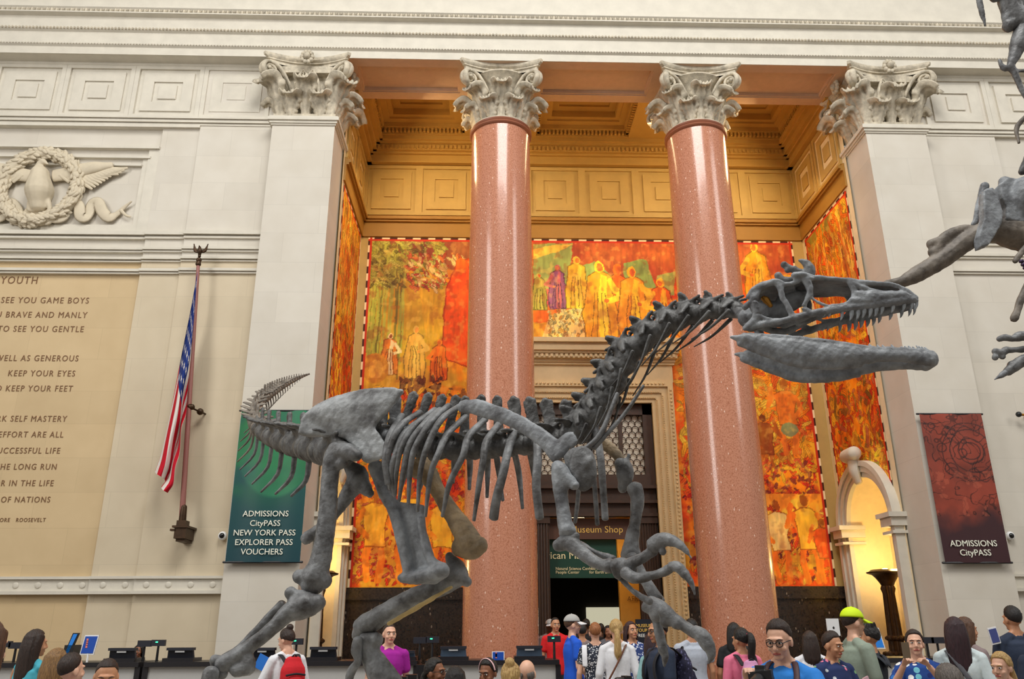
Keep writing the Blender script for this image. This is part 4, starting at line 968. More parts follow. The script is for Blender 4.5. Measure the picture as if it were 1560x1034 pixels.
# shoulder and arms
bone('scapula', [[(701, 619, 9, .02), (712, 619, 11.5), (726, 620, 13), (745, 626, 13), (772, 635, 12.5), (801, 650, 12.5), (830, 670, 13.5), (852, 692, 17)], [(850, 690, 14), (866, 668, 12), (875, 676, 8)]], -.42, flat=.45, hint=(0, 0, 1), mt=M_BONEL, vox=.009)
bone('coracoid', [[(868, 690, 14), (878, 705, 20), (890, 715, 24)]], -.44, knobs=[(888, 713, 22, 36)], flat=.4, hint=(0, 0, 1), mt=M_BONE, vox=.01)
bone('humerus', [[(853, 716, 14), (854, 740, 13), (855, 757, 11), (858, 777, 11), (861, 797, 12.5), (865, 808, 14)], [(853, 716, 13), (866, 730, 10), (876, 740, 8)]], -.5, knobs=[(850, 712, 11), (860, 812, 9), (870, 810, 9)], mt=M_BONEL, vox=.009)
bone('ulna', [[(850, 831, 10), (864, 826, 13), (880, 835, 12), (894, 848, 10.5), (914, 859, 9), (929, 862, 12)], [(866, 824, 10), (879, 815, 6)]], -.5, vox=.008)
bone('radius', [[(884, 828, 5), (908, 842, 4.5), (934, 851, 6)]], -.42)
bone('wrist_bone', [[(938, 862, 12), (950, 862, 13), (962, 868, 11)], [(940, 858, 9), (942, 876, 8)]], -.5, vox=.008)
bone('finger_bone', [[(957, 859, 9), (976, 851, 8.5), (992, 841, 8)]], -.52, knobs=[(960, 864, 8), (994, 838, 9)], vox=.007)
bone('claw', [[(995, 831, 12), (1006, 823, 12), (1019, 822, 10.5), (1033, 828, 7.5), (1045, 838, 4.5), (1053, 850, 1.5)]], -.54, knobs=[(1010, 840, 6)], vox=.006)
bone('finger_bone', [[(953, 872, 10), (966, 880, 9), (982, 879, 8), (998, 875, 6.5), (1012, 871, 7), (1020, 866, 8)]], -.56, vox=.007)
bone('claw', [[(1023, 863, 8), (1032, 863, 9), (1041, 872, 8), (1050, 883, 5.5), (1056, 896, 3), (1059, 908, 1.2)]], -.58, vox=.006)
bone('finger_bone', [[(940, 873, 6), (958, 894, 4), (974, 907, 5), (990, 916, 6)]], -.46, vox=.006)
bone('scapula', [[(900, 660, 8), (931, 684, 10), (946, 700, 9)]], .3, flat=.5, mt=M_BONET)
bone('coracoid', [[(944, 705, 10), (952, 724, 14), (948, 745, 8)]], .28, knobs=[(953, 720, 13, 22), (958, 694, 4)])
bone('humerus', [[(967, 744, 13), (971, 760, 11), (968, 791, 9), (963, 820, 11), (961, 842, 15)]], .2, knobs=[(955, 846, 10), (968, 846, 10), (976, 755, 6)], vox=.009)
bone('ulna', [[(962, 850, 11), (982, 882, 9), (1000, 912, 10)]], .12)
bone('radius', [[(990, 892, 5), (1008, 914, 6)]], .2)
bone('wrist_bone', [[(990, 918, 12), (1004, 926, 14), (1014, 934, 12)]], 0.05, knobs=[(1000, 936, 12), (984, 925, 8)])
bone('finger_bone', [[(1012, 930, 12), (1028, 944, 10), (1047, 956, 9), (1060, 964, 10)]], 0, knobs=[(1030, 950, 9), (1014, 946, 10)])
bone('claw', [[(1060, 962, 10), (1069, 968, 12), (1078, 982, 11), (1083, 996, 7.5), (1080, 1011, 2)]], -.03, vox=.006)
bone('finger_bone', [[(1000, 940, 8), (1004, 962, 8), (1009, 984, 8)]], .1)
bone('claw', [[(1009, 986, 8), (1013, 1000, 6), (1012, 1014, 2.5)]], .1)

# --- skull and jaw (crop coordinates of the photo's head region)
HD = np.array([.94, -.34, 0.]); LT = np.array([.34, .94, 0.])
def hw(cx): return max(.035, .155-.11*max(0, min(1, (cx-420)/900)))
def SK(cx, cy, side, w=None):
    x, y = 1100+cx/4.497, 380+cy/4.497; ww = hw(cx) if w is None else w
    p = np.array(at(x, y, 4.12-(x-1115)*0.00082-.94*ww)); 
    return p if side < 0 else p+LT*2*ww
def skt(m, pts, side, flat=.8, n=10, w=None):
    P = [SK(a, b, side, w) for a, b, _ in pts]; R_ = [c/4.497*scale(p) for (_, _, c), p in zip(pts, P)]
    m.tube(P, [(r, r*flat) for r in R_], n=n, hint=(0, 0, 1), res=4)
m = MB()
bars = [[(150, 540, 20), (230, 520, 26), (300, 508, 24), (400, 492, 22), (500, 465, 24), (600, 442, 26), (750, 412, 27), (900, 392, 30), (1050, 372, 34), (1200, 352, 36), (1300, 345, 30), (1335, 352, 18)],
        [(905, 300, 24), (960, 320, 42), (1050, 325, 44), (1150, 322, 38), (1240, 318, 34), (1310, 330, 24)], [(880, 350, 26), (920, 355, 34), (980, 350, 40), (1060, 345, 40)],
        [(500, 195, 24), (560, 185, 26), (640, 190, 20), (740, 200, 17), (850, 208, 18), (960, 225, 20), (1060, 228, 14), (1150, 234, 13), (1220, 256, 15), (1280, 292, 20), (1330, 335, 18)],
        [(900, 232, 24), (960, 262, 26), (1040, 286, 18), (1150, 296, 15), (1240, 292, 16)], [(870, 220, 20), (900, 270, 22), (905, 310, 22), (885, 350, 18), (830, 378, 16), (740, 392, 18)],
        [(570, 200, 32), (598, 260, 26), (600, 305, 22), (575, 350, 17), (560, 400, 20), (590, 425, 24)], [(610, 330, 10), (680, 372, 12), (760, 392, 12)],
        [(370, 222, 24), (400, 265, 25), (412, 320, 22), (440, 370, 21), (468, 425, 22), (480, 460, 20)], [(180, 330, 20), (225, 275, 28), (300, 238, 26), (380, 220, 24), (420, 236, 18)],
        [(250, 265, 24), (222, 330, 34), (228, 400, 36), (240, 450, 32), (215, 500, 30), (170, 530, 26)], [(150, 400, 20), (185, 370, 22), (210, 350, 20)], [(262, 455, 16), (320, 482, 18), (400, 482, 14)],
        [(420, 240, 18), (470, 236, 16), (520, 215, 20)]]
for sd in (-1, 1):
    for b_ in bars: skt(m, b_, sd)
    m.ell(SK(530, 178, sd), (.045, .03, .022)); m.ell(SK(600, 200, sd), (.03, .02, .012))
mid = lambda cx, cy: (SK(cx, cy, -1)+SK(cx, cy, 1))/2
for stations in ([(490, 205), (560, 196), (640, 194), (740, 203), (850, 211), (960, 228), (1060, 232), (1150, 238), (1220, 258), (1280, 292), (1325, 335)], [(215, 300), (250, 262), (300, 242), (380, 228), (440, 238), (500, 226)]):
    rows = []
    for cx, cy in stations:                      # closed roof plates joining the two sides
        A, B = SK(cx, cy, -1), SK(cx, cy, 1); C_ = (A+B)/2+Z3*.012; rows.append([A+Z3*.006, C_+Z3*.008, B+Z3*.006, B-Z3*.012, C_-Z3*.008, A-Z3*.012])
    m.grid(rows, close_v=True); k6 = len(rows)*6; m.f.append(tuple(m.n-k6+i for i in range(6))[::-1]); m.f.append(tuple(m.n-6+i for i in range(6)))
m.tube([mid(430, 300), mid(520, 270), mid(600, 240)], [.06, .05, .03], n=12)
m.tube([mid(200, 400), mid(300, 370), mid(420, 360)], [.07, .075, .055], n=12); m.ell(mid(160, 400), (.05, .06, .05))
for a_ in (-.5, .5): m.tube([mid(240, 440)+LT*a_*.1, mid(420, 470)+LT*a_*.12, mid(620, 400)+LT*a_*.08], [.02, .022, .016], n=8)
m.tube([mid(520, 440), mid(800, 370), mid(1150, 320)], [.02, .016, .016], n=8)
skull = link('skull', fuse(m, .0054, 2, .0008), M_BONEL, dino, smooth='full')
m = MB()
for cx, cy, r in ((385, 180, 24), (425, 105, 22), (450, 140, 20), (495, 135, 22), (440, 205, 18)): 
    c = SK(cx, cy, -1, .0); m.ell(c, (r/4.497*scale(c)*1.15,)*3)
a = [SK(x_, y_, -1, 0) for x_, y_ in ((595, 200), (600, 140), (580, 100), (545, 78), (525, 74))]
m.tube(a, [.03, .032, .024, .014, .006], n=10); m.tube([SK(385, 180, -1, 0), SK(430, 215, -1, 0), SK(500, 200, -1, 0)], [.02, .02, .02], n=8); m.tube([SK(425, 105, -1, 0), SK(490, 140, -1, 0), SK(590, 170, -1, 0)], [.018, .02, .02], n=8)
link('far_claw_bones', fuse(m, .006, 1), M_BONE, skull, smooth='full')  # claw and knuckle bones of another skeleton, joined to this skull
def tooth(pts, root, r0):
    m = MB(); n = len(pts); m.tube(pts, [r0, r0*.95, r0*.55, r0*.12][:n], n=8, res=3); link('tooth', m, M_TOOTH, root, smooth='full')
UPT = [(820, 425, 60, 13), (885, 415, 70, 17), (930, 408, 72, 17), (970, 402, 66, 17), (1015, 396, 70, 16), (1055, 392, 66, 16), (1095, 386, 60, 15), (1170, 374, 58, 15), (1245, 362, 62, 14), (1300, 358, 60, 13), (1332, 355, 58, 11), (735, 432, 34, 9), (700, 438, 24, 7)]
for cx, cy, l, r in UPT:
    for sd in (-1, 1):
        w = hw(cx)*.93; pts = [SK(cx+2, cy-14, sd, w), SK(cx+2, cy+l*.35, sd, w), SK(cx-2, cy+l*.75, sd, w), SK(cx-10, cy+l, sd, w)]
        if sd > 0: pts = [SK(cx+2, cy-14, 1, w)]+[SK(cx+2, cy-14, 1, w)+(SK(cx+d_, cy+k_*l, -1, w)-SK(cx+2, cy-14, -1, w)) for d_, k_ in ((2, .35), (-2, .75), (-10, 1))]
        tooth(pts, skull, r/4.497*scale(pts[0]))
# lower jaw
prf = [(62, 600, 10), (110, 605, 22), (170, 610, 38), (300, 650, 66), (500, 692, 92), (650, 712, 88), (800, 718, 80), (900, 722, 71), (1000, 727, 57), (1100, 726, 46), (1250, 730, 46), (1350, 740, 52), (1410, 748, 45), (1432, 750, 26)]
def jw(cx): return .15-.115*max(0, min(1, (cx-500)/930))**1.3
m = MB()
for sd in (-1, 1):
    P = [SK(a, b, sd, jw(a)) for a, b, _ in prf]; R_ = [c/4.497*scale(SK(a, b, -1, jw(a))) for a, b, c in prf]
    m.tube(P, [(r, min(r, .02+.012*(1 if 300 < a < 1000 else .6))) for r, (a, b, c) in zip(R_, prf)], hint=(0, 0, 1), n=14, res=4)
    P = [SK(a, b, sd, jw(a)) for a, b in ((150, 590), (300, 596), (500, 612), (750, 640), (1000, 680), (1200, 690), (1400, 700))]; m.tube(P, [.018]*7, n=8, res=3)
    P = [SK(a, b, sd, jw(a)-.01) for a, b in ((120, 640), (320, 715), (520, 778), (750, 795), (950, 785))]; m.tube(P, [.02, .024, .026, .024, .018], n=8, res=3)
m.tube([SK(1400, 745, -1, .05), SK(1430, 750, 1, 0)+HD*.01, SK(1400, 745, 1, .05)], [(.042, .03)]*3, hint=(0, 0, 1), n=10, res=3)
jaw = link('lower_jaw', fuse(m, .0062, 2, .0008), M_BONEL, dino, smooth='full')
for cx, l in ((1020, 30), (1078, 36), (1112, 36), (1145, 16), (1175, 38), (1240, 26), (1265, 28), (1290, 30), (1318, 26), (1345, 34), (1362, 30), (1380, 26), (1400, 22)):
    for sd in (-1, 1):
        w = jw(cx)*.9; a = SK(cx, 690 if cx > 1050 else 678, sd, w); s = scale(a)/4.497
        tooth([a, a+Z3*l*s*.5, a+Z3*l*s-HD*.006], jaw, (10 if cx < 1300 else 7)*s)
c = np.array(mid(300, 330))-LT*.12; m = MB(); m.tube([c-HD*.012+Z3*.012, c, c+HD*.02-Z3*.035], [.016, .02, .012], n=10); link('brass_mount', m, mat('brass mount', lin(170, 120, 50), .35, metal=.8), dino)
p0 = np.array(mid(150, 470)); m = MB(); m.tube([np.array(at(1108, 474, ymid(1108))), np.array(at(1130, 478, 4.25)), np.array(mid(190, 440))], [.04, .035, .05], n=10); link('neck_vertebra', fuse(m, .008), M_BONE, dino, smooth='full')
# plinth under the feet, below the frame
PX0, PX1, PY0, PY1 = -2.35, .55, 4.75, 6.75
pl = thing('plinth', ((PX0+PX1)/2, (PY0+PY1)/2, 0), 'low stone plinth under the feet of the dinosaur skeleton', 'plinth')
link('slab', MB().box(PX0, PX1, PY0, PY1, .78, PT), M_SM, pl, smooth=False); link('base', MB().box(PX0+.08, PX1-.08, PY0+.08, PY1-.08, 0, .78), M_ST, pl, smooth=False)


# --- second skeleton, reaching in from the right
sau = thing('sauropod_skeleton', (at(1720, 1000, 5.6).x, 6.2, 0), 'grey long-limbed skeleton reaching into view at the right edge behind the open jaws', 'skeleton')
def W4(x, y, Y): return np.array(at(x, y, Y))
def sb(name, tubes, Y, mt=None, flat=1., knobs=(), plates=(), vox=.012):
    m = MB()
    for t in tubes:
        P = [W4(p[0], p[1], Y+(p[3] if len(p) > 3 else 0)) for p in t]; m.tube(P, [(p[2]*scale(w), p[2]*scale(w)*flat) for p, w in zip(t, P)], n=10, hint=(0, 0, 1) if flat != 1 else None, res=4)
    for x, y, r in knobs: c = W4(x, y, Y); m.ell(c, (r*scale(c),)*3)
    for pl_, th in plates: m.prism([W4(x, y, Y-th/2) for x, y in pl_], (0, th, 0))
    return link(name, fuse(m, vox, 2, 0.0008), mt or M_BONEB, sau, smooth='full')
sb('limb_bone', [[(1350, 432, 6), (1372, 430, 9), (1400, 416, 13), (1440, 392, 14), (1475, 366, 15), (1510, 352, 18), (1545, 356, 24), (1600, 372, 26)], [(1422, 385, 9), (1440, 362, 9), (1462, 351, 8), (1480, 350, 8)], [(1418, 372, 8), (1430, 368, 8), (1470, 348, 7)]], 6.0, M_BONEB)
sb('limb_bone', [[(1500, 283, 7), (1494, 310, 7), (1486, 338, 5), (1482, 342, 4)]], 6.05, M_BONEL)
sb('vertebra', [[(1508, 292, 11), (1512, 320, 14), (1506, 350, 9), (1496, 372, 5)]], 5.9, M_BONEL, flat=.6, plates=[([(1499, 290), (1513, 284), (1520, 300), (1529, 322), (1527, 340), (1508, 372), (1494, 376), (1491, 360), (1500, 330)], .09)])
sb('vertebra', [[(1530, 276, 9), (1532, 310, 6)], [(1560, 300, 34), (1590, 310, 34)]], 5.95, M_BONEL, plates=[([(1524, 280), (1536, 270), (1560, 272), (1600, 260), (1600, 338), (1560, 338), (1534, 334), (1534, 315), (1527, 300)], .12)])
sb('vertebra', [[(1557, 262, 6), (1575, 240, 14)]], 6.0, M_BONE)
sb('rib', [[(1546, 398, 4.5), (1556, 385, 5), (1580, 358, 6)]], 5.8, M_BONEB)
m = MB()
for k in range(4): c = W4(1556+k*3, 398+k*5, 5.75); m.ell(c, (.02, .02, .016))
link('steel_chain', m, mat('purple grey steel', lin(70, 58, 84), .4, metal=.6), sau)
sb('rib', [[(1546, 484, 6.5), (1550, 472, 5.5), (1556, 455, 6), (1575, 420, 8)]], 5.8, M_BONEB, knobs=[(1545, 485, 6)])
for t, kn in (([(1523, 516, 5), (1532, 514, 5.5), (1543, 516, 5), (1555, 512, 8), (1600, 510, 9)], [(1523, 516, 5)]), ([(1516, 535, 5.5), (1526, 537, 6), (1534, 533, 6), (1545, 533, 4.5), (1600, 528, 8)], [(1516, 544, 5), (1527, 543, 5)]),
              ([(1535, 566, 7), (1548, 556, 9), (1562, 548, 9), (1600, 540, 10)], [(1542, 556, 7)])): sb('toe_bones', [t], 5.7, M_BONE, knobs=kn, vox=.008)
sb('claw', [[(1542, 561, 6), (1530, 569, 5), (1515, 578, 1.5)]], 5.7, M_BONEL, vox=.007)
sb('limb_bone', [[(1489, -30, 5), (1492, 0, 4.5), (1496, 20, 4.2), (1501, 40, 1.6)]], 5.6, M_BONE)
sb('vertebra', [[(1512, -20, 16), (1516, -2, 7)], [(1540, -10, 20), (1545, 20, 15), (1580, 40, 30)], [(1531, 8, 7), (1533, 28, 7), (1537, 42, 6)], [(1536, 40, 10), (1548, 34, 9)]], 5.6, M_BONE)
sb('limb_bone', [[(1560, 45, 14), (1552, 66, 13), (1546, 84, 9), (1540, 100, 6), (1546, 112, 5), (1553, 128, 4.5), (1562, 146, 4), (1590, 180, 4)], [(1540, 102, 5), (1530, 104, 5), (1525, 98, 3.5), (1523, 92, 3)], [(1545, 108, 4), (1556, 108, 3), (1575, 105, 4)]], 5.6, M_BONE)
hx = at(1700, 600, 6.0).x
A_, B_ = W4(1600, 372, 6.0), W4(1690, 420, 6.2)
def lbone(name, a, b, r, off=.0):                # a long bone with swollen ends
    a = np.array(a, float); b = np.array(b, float); d = b-a; m = MB(); k = np.array([off, .03, 0])
    m.tube([a, a+d*.15, a+d*.5+k, a+d*.85, b], [r*1.35, r*1.05, r*.78, r*1.05, r*1.4], n=12); m.ell(a+k, (r*1.3,)*3); m.ell(b+np.array([r*.6, 0, 0]), (r*1.1,)*3); m.ell(b-np.array([r*.6, 0, 0]), (r*1.1,)*3)
    return link(name, fuse(m, .013, 2, .0008), M_BONEB, sau, smooth='full')
lbone('limb_bone', A_, B_, .10); kn = np.array([hx+.25, 6.0, 2.2])
lbone('femur', B_, kn, .13, .05); lbone('tibia', kn-np.array([0, 0, .12]), np.array([hx, 6.25, .42]), .10, -.04); lbone('fibula', kn-np.array([-.16, 0, .15]), np.array([hx+.14, 6.25, .45]), .055)
for k in range(3): lbone('toe_bones', np.array([hx-.05+.09*k, 6.2, .34]), np.array([hx-.2+.16*k, 5.98, .25]), .05)
S0 = [W4(1580, 40, 5.6), W4(1640, 150, 5.75), W4(1670, 280, 5.95), B_+np.array([.02, 0, .1])]
SP = np.array([np.array(S0[min(int(t), 2)])*(1-(t-min(int(t), 2)))+np.array(S0[min(int(t), 2)+1])*(t-min(int(t), 2)) for t in np.linspace(0, 3, 15)])
for k in range(15):
    t_ = np.gradient(SP, axis=0)[k]; vertebra('vertebra', SP[k], t_, np.array([1., .2, .2]), np.linalg.norm(t_)*1.02, .065, .16, .09, .16, root=sau, mt=M_BONE)
    if 3 < k < 13 and k % 2 == 0:
        for sg in (-1, 1): m = MB(); c = SP[k]; m.tube([c, c+np.array([-.12, sg*.22, -.02]), c+np.array([-.34, sg*.27, -.2]), c+np.array([-.42, sg*.2, -.42])], [.028, .026, .022, .012], n=8); link('rib', m, M_BONEB, sau, smooth='full')
m = MB(); m.tube([W4(1600, 525, 5.7), W4(1660, 500, 5.9), W4(1660, 400, 6.1)], [.05, .06, .08], n=12); m.tube([W4(1575, 420, 5.8), W4(1640, 395, 6)], [.04, .05]); m.tube([W4(1590, 180, 5.6), W4(1640, 210, 5.8)], [.02, .04]); m.tube([W4(1489, -30, 5.6), W4(1540, -40, 5.6), W4(1580, 40, 5.6)], [.03, .04, .05]); link('limb_bone', m, M_BONEB, sau, smooth='full')
link('base', MB().box(hx-.4, hx+.4, 5.8, 6.6, 0, .2), M_SM, sau, smooth=False)
# ---------------------------------------------------------------- people
SKIN = {'light': mat('light skin', lin(226, 178, 152), .5, var=.04), 'tan': mat('tan skin', lin(196, 142, 108), .5, var=.04), 'brown': mat('brown skin', lin(140, 92, 66), .5, var=.04), 'dark': mat('dark skin', lin(96, 62, 46), .5, var=.04)}
def hairm(n, c, c2):
    m = mat(n+' hair', lin(*c), .5, col2=lin(*c2), vscale=9); nt = m.node_tree
    tx = [x for x in nt.nodes if x.type == 'TEX_NOISE'][0]; mp = nt.nodes.new('ShaderNodeMapping'); mp.inputs['Scale'].default_value = (14, 14, 1.6); tc = [x for x in nt.nodes if x.type == 'TEX_COORD'][0]
    nt.links.new(tc.outputs['Object'], mp.inputs[0]); nt.links.new(mp.outputs[0], tx.inputs['Vector']); bp = nt.nodes.new('ShaderNodeBump'); bp.inputs['Strength'].default_value = .7; bp.inputs['Distance'].default_value = .012
    nt.links.new(tx.outputs['Fac'], bp.inputs['Height']); nt.links.new(bp.outputs[0], nt.nodes['Principled BSDF'].inputs['Normal']); return m
HAIR = {'black': hairm('black', (30, 26, 26), (16, 13, 13)), 'dark': hairm('dark brown', (58, 40, 32), (30, 20, 17)), 'brown': hairm('brown', (104, 70, 48), (60, 38, 26)), 'purple': hairm('plum brown', (62, 34, 42), (34, 18, 24)),
        'blonde': hairm('blonde', (214, 182, 122), (150, 112, 62)), 'ginger': hairm('ginger blonde', (180, 120, 70), (120, 66, 36)), 'light': hairm('light brown', (160, 122, 74), (96, 68, 40)), 'grey': hairm('grey', (120, 112, 106), (70, 64, 60))}
M_EYE = mat('eye white', lin(236, 232, 226), .3); M_IRIS = mat('dark iris', lin(46, 30, 22), .25); M_LIP = mat('lips', lin(178, 92, 82), .45); M_BLK = mat('black plastic', lin(24, 25, 28), .4); M_WHT = mat('white plastic', lin(236, 238, 240), .4)
def cloth(n, *c): return mat(n, lin(*c), .85, var=.06, vscale=14, bump=.15, bscale=40)
def print_mat(name, base, spots, sc=26, thr=.3):
    if name in MATS: return MATS[name]
    m = mat(name, lin(*base), .85); nt = m.node_tree; b = nt.nodes['Principled BSDF']; L = nt.links.new
    tc = nt.nodes.new('ShaderNodeTexCoord'); v = nt.nodes.new('ShaderNodeTexVoronoi'); v.inputs['Scale'].default_value = sc; L(tc.outputs['Object'], v.inputs['Vector'])
    r = nt.nodes.new('ShaderNodeValToRGB'); r.color_ramp.interpolation = 'CONSTANT'; r.color_ramp.elements[0].color = (1, 1, 1, 1); r.color_ramp.elements[1].position = thr; r.color_ramp.elements[1].color = (0, 0, 0, 1); L(v.outputs['Distance'], r.inputs[0])
    sp = nt.nodes.new('ShaderNodeSeparateColor'); L(v.outputs['Color'], sp.inputs[0]); cr = nt.nodes.new('ShaderNodeValToRGB'); cr.color_ramp.interpolation = 'CONSTANT'
    while len(cr.color_ramp.elements) < len(spots): cr.color_ramp.elements.new(.5)
    for i, s in enumerate(spots): cr.color_ramp.elements[i].position = i/len(spots); cr.color_ramp.elements[i].color = tuple(lin(*s))+(1,)
    L(sp.outputs[0], cr.inputs[0]); mx_ = nt.nodes.new('ShaderNodeMix'); mx_.data_type = 'RGBA'; mx_.inputs['A'].default_value = tuple(lin(*base))+(1,)
    L(r.outputs[0], mx_.inputs['Factor']); L(cr.outputs[0], mx_.inputs['B']); L(mx_.outputs['Result'], b.inputs['Base Color']); return m
JEANS = cloth('dark denim', 46, 56, 78); DARKP = cloth('dark trousers', 40, 42, 48); GREYP = cloth('grey shorts', 84, 96, 108)
def V(*a): return np.array(a, float)
def person(px, yt, Y, rot, label, shirt=None, sleeve=.45, hair=('short', 'dark'), skin='light', pants=None, arms=None, turn=(0, 0), face=True, fem=False, hs=1., vox=.0085, glasses=False, cap=None, lean=0., curl=.5, extra=None, strap=None, build=1., group=None):
    top = at(px, yt, Y); H = top.z; s = H/1.75; root = thing('person', (top.x, Y, 0), label, 'person', group)
    M4 = Matrix.Translation((top.x, Y, 0)) @ Matrix.Rotation(math.radians(rot), 4, 'Z') @ Matrix.Scale(s, 4)
    def put(name, me, mt, par=None):
        if isinstance(me, MB): me = me.mesh(); fixn(me)
        me.transform(M4); return link(name, me, mt, par or root, smooth='full', fix=False)
    R3 = Matrix.Rotation(math.radians(turn[0]), 3, 'Z') @ Matrix.Rotation(math.radians(turn[1]), 3, 'X'); Rn = np.array(R3)
    piv = V(0, .01, 1.50)
    def hd(p): return Rn @ ((V(*p)-V(0, 0, .0)-piv)*hs)+piv-V(0, 0, 1.745-1.5)*0+V(0, 0, (1.745-1.5)*(1-hs))
    def hell(m, c, r, **k): m.ell(hd(c), tuple(q_*hs for q_ in r), M=Rn, **k)
    def htube(m, pts, rad, **k): m.tube([hd(p) for p in pts], [tuple(q_*hs for q_ in r) if not np.isscalar(r) else r*hs for r in rad], **k)
    sw = (.165 if fem else .188)*build; w = (.93 if fem else 1.)*build
    A = {}
    for k, sx in (('R', -1), ('L', 1)):
        e, wr = (arms or {}).get(k, ((.235, .03, 1.11), (.245, -.05, .87)))
        A[k] = [V(sx*sw, .0, 1.385), V(sx*e[0], e[1], e[2]), V(sx*wr[0], wr[1], wr[2])]
    b = MB()
    b.tube([(0, .0, .88), (0, 0, .96), (0, 0, 1.09), (0, 0, 1.28), (0, .005, 1.38), (0, .01, 1.44)], [(.15*w, .1), (.165*w, .115), (.138*w, .1), (.165*w, .118), (.16*w, .095), (.08, .065)], hint=(1, 0, 0), n=16)
    b.tube([(0, .015, 1.40), hd((0, .012, 1.50)), hd((0, -.002, 1.57))], [.06, .053, .054], n=12)
    hell(b, (0, .014, 1.648), (.076, .094, .096), nu=14, nv=18); hell(b, (0, -.028, 1.604), (.064, .064, .092), nu=14, nv=18); hell(b, (0, -.066, 1.533), (.03, .026, .022))
    htube(b, [(0, -.086, 1.638), (0, -.103, 1.612), (0, -.108, 1.594)], [.009, .012, .015], n=8); hell(b, (0, -.1, 1.588), (.02, .012, .01))
    htube(b, [(-.05, -.074, 1.652), (0, -.09, 1.655), (.05, -.074, 1.652)], [.009, .011, .009], n=8)
    for sx in (-1, 1):
        hell(b, (sx*.077, .012, 1.612), (.011, .024, .034)); hell(b, (sx*.042, -.062, 1.588), (.022, .022, .02))
    htube(b, [(-.022, -.085, 1.559), (0, -.092, 1.56), (.022, -.085, 1.559)], [.007, .009, .007], n=8)
    for k, sx in (('R', -1), ('L', 1)):
        S, E, Wr = A[k]; b.tube([V(sx*.12, .01, 1.41), V(sx*.04, .02, 1.49)], [.045, .032], n=10); b.tube([S-V(sx*.05, 0, -.01), S, (S+E)/2, E], [.05, .052, .046, .038], n=12); b.tube([E, E*.6+Wr*.4, Wr], [.039, .038, .027], n=12)
        d = Wr-E; d /= np.linalg.norm(d); a = np.cross(d, V(0, 0, 1)) if abs(d[2]) < .85 else np.cross(d, V(0, 1, 0)); a /= np.linalg.norm(a); nn = np.cross(a, d)
        if nn[1] > 0: nn = -nn
        pc = Wr+d*.05; b.tube([Wr, pc, Wr+d*.09], [(.026, .018), (.04, .016), (.042, .014)], hint=a, n=10)
        for j, (o, l) in enumerate(((-.03, .062), (-.01, .072), (.011, .068), (.031, .052))):
            q0 = Wr+d*.088+a*o; q1 = q0+d*l*.5*math.cos(curl*.5)+nn*l*.5*math.sin(curl*.5); q2 = q1+d*l*.6*math.cos(curl*1.5)+nn*l*.6*math.sin(curl*1.5); b.tube([q0-d*.02, q0, q1, q2], [.0095, .0095, .009, .0075], n=7, res=2)
        th = a*(-1 if (a[0]*sx) > 0 else 1); q0 = Wr+d*.03+th*.022; b.tube([q0, q0+th*.02+d*.03+nn*.012, q0+th*.026+d*.06+nn*.03], [.013, .011, .008], n=7, res=2)
        lx = sx*.088*w; b.tube([(lx, .0, .93), (lx, .005, .72), (sx*.092, -.01, .5), (sx*.094, .02, .3), (sx*.096, .025, .09)], [.088, .08, .056, .052, .036], n=12)
        b.tube([(sx*.096, .03, .06), (sx*.1, -.06, .04), (sx*.108, -.16, .03)], [(.036, .045), (.04, .034), (.038, .022)], hint=(1, 0, 0), n=10)
    if lean:
        Rl = np.array(Matrix.Rotation(math.radians(lean), 3, 'X')); b.v = [b.arr()]
    put('body', fuse(b, vox, 1), SKIN[skin])
    hm = HAIR[hair[1]]
    if face:
        for sx in (-1, 1):
            e = MB(); hell(e, (sx*.031, -.083, 1.629), (.0145, .008, .0085)); eo = put('eye', e, M_EYE); i_ = MB(); hell(i_, (sx*.031, -.0885, 1.629), (.0075, .0045, .0078)); put('iris', i_, M_IRIS, eo)
            e = MB(); htube(e, [(sx*.015, -.093, 1.648), (sx*.034, -.09, 1.653), (sx*.052, -.076, 1.648)], [.004, .0045, .003], n=6); put('eyebrow', e, hm)
        e = MB(); htube(e, [(-.023, -.088, 1.559), (0, -.097, 1.562), (.023, -.088, 1.559)], [(.006, .005), (.009, .006), (.006, .005)], n=8, hint=(0, 0, 1)); put('mouth', e, M_LIP)
    if shirt is not None:
        c = MB(); g = .017
        c.tube([(0, 0, .86), (0, 0, .96), (0, 0, 1.09), (0, 0, 1.28), (0, .005, 1.385), (0, .012, 1.435)], [(.165*w+g, .115+g), (.168*w+g, .118+g), (.15*w+g, .106+g), (.168*w+g, .122+g), (.162*w+g, .1+g), (.074, .07)], hint=(1, 0, 0), n=16)
        if fem:
            for sx in (-1, 1): c.ell((sx*.075, -.09, 1.25), (.075, .06, .075))
        for k, sx in (('R', -1), ('L', 1)):
            S, E, Wr = A[k]
            c.tube([V(sx*.13, .008, 1.405), V(sx*.068, .02, 1.456)], [.064, .046], n=10)
            if sleeve <= 0: continue
            c.ell(S, (.068, .068, .066)); 
            if sleeve < 1: c.tube([S-V(sx*.03, 0, 0), S, S+(E-S)*sleeve], [.064, .066, .064+.008*(1-sleeve)], n=12)
            else: c.tube([S, (S+E)/2, E], [.066, .06, .054], n=12); c.tube([E, E+(Wr-E)*(sleeve-1)], [.053, .042], n=12)
        put('shirt', fuse(c, .0105, 2), shirt)
    c = MB(); c.tube([(0, 0, .80), (0, 0, .9), (0, 0, 1.0)], [(.168*w, .112), (.178*w, .128), (.162*w, .118)], hint=(1, 0, 0), n=14)
    for sx in (-1, 1): c.tube([(sx*.088*w, 0, .92), (sx*.092, .0, .6), (sx*.096, .02, .12)], [.098, .078, .06], n=12)
    put('trousers', fuse(c, .013, 1), pants or JEANS)
    st = hair[0]
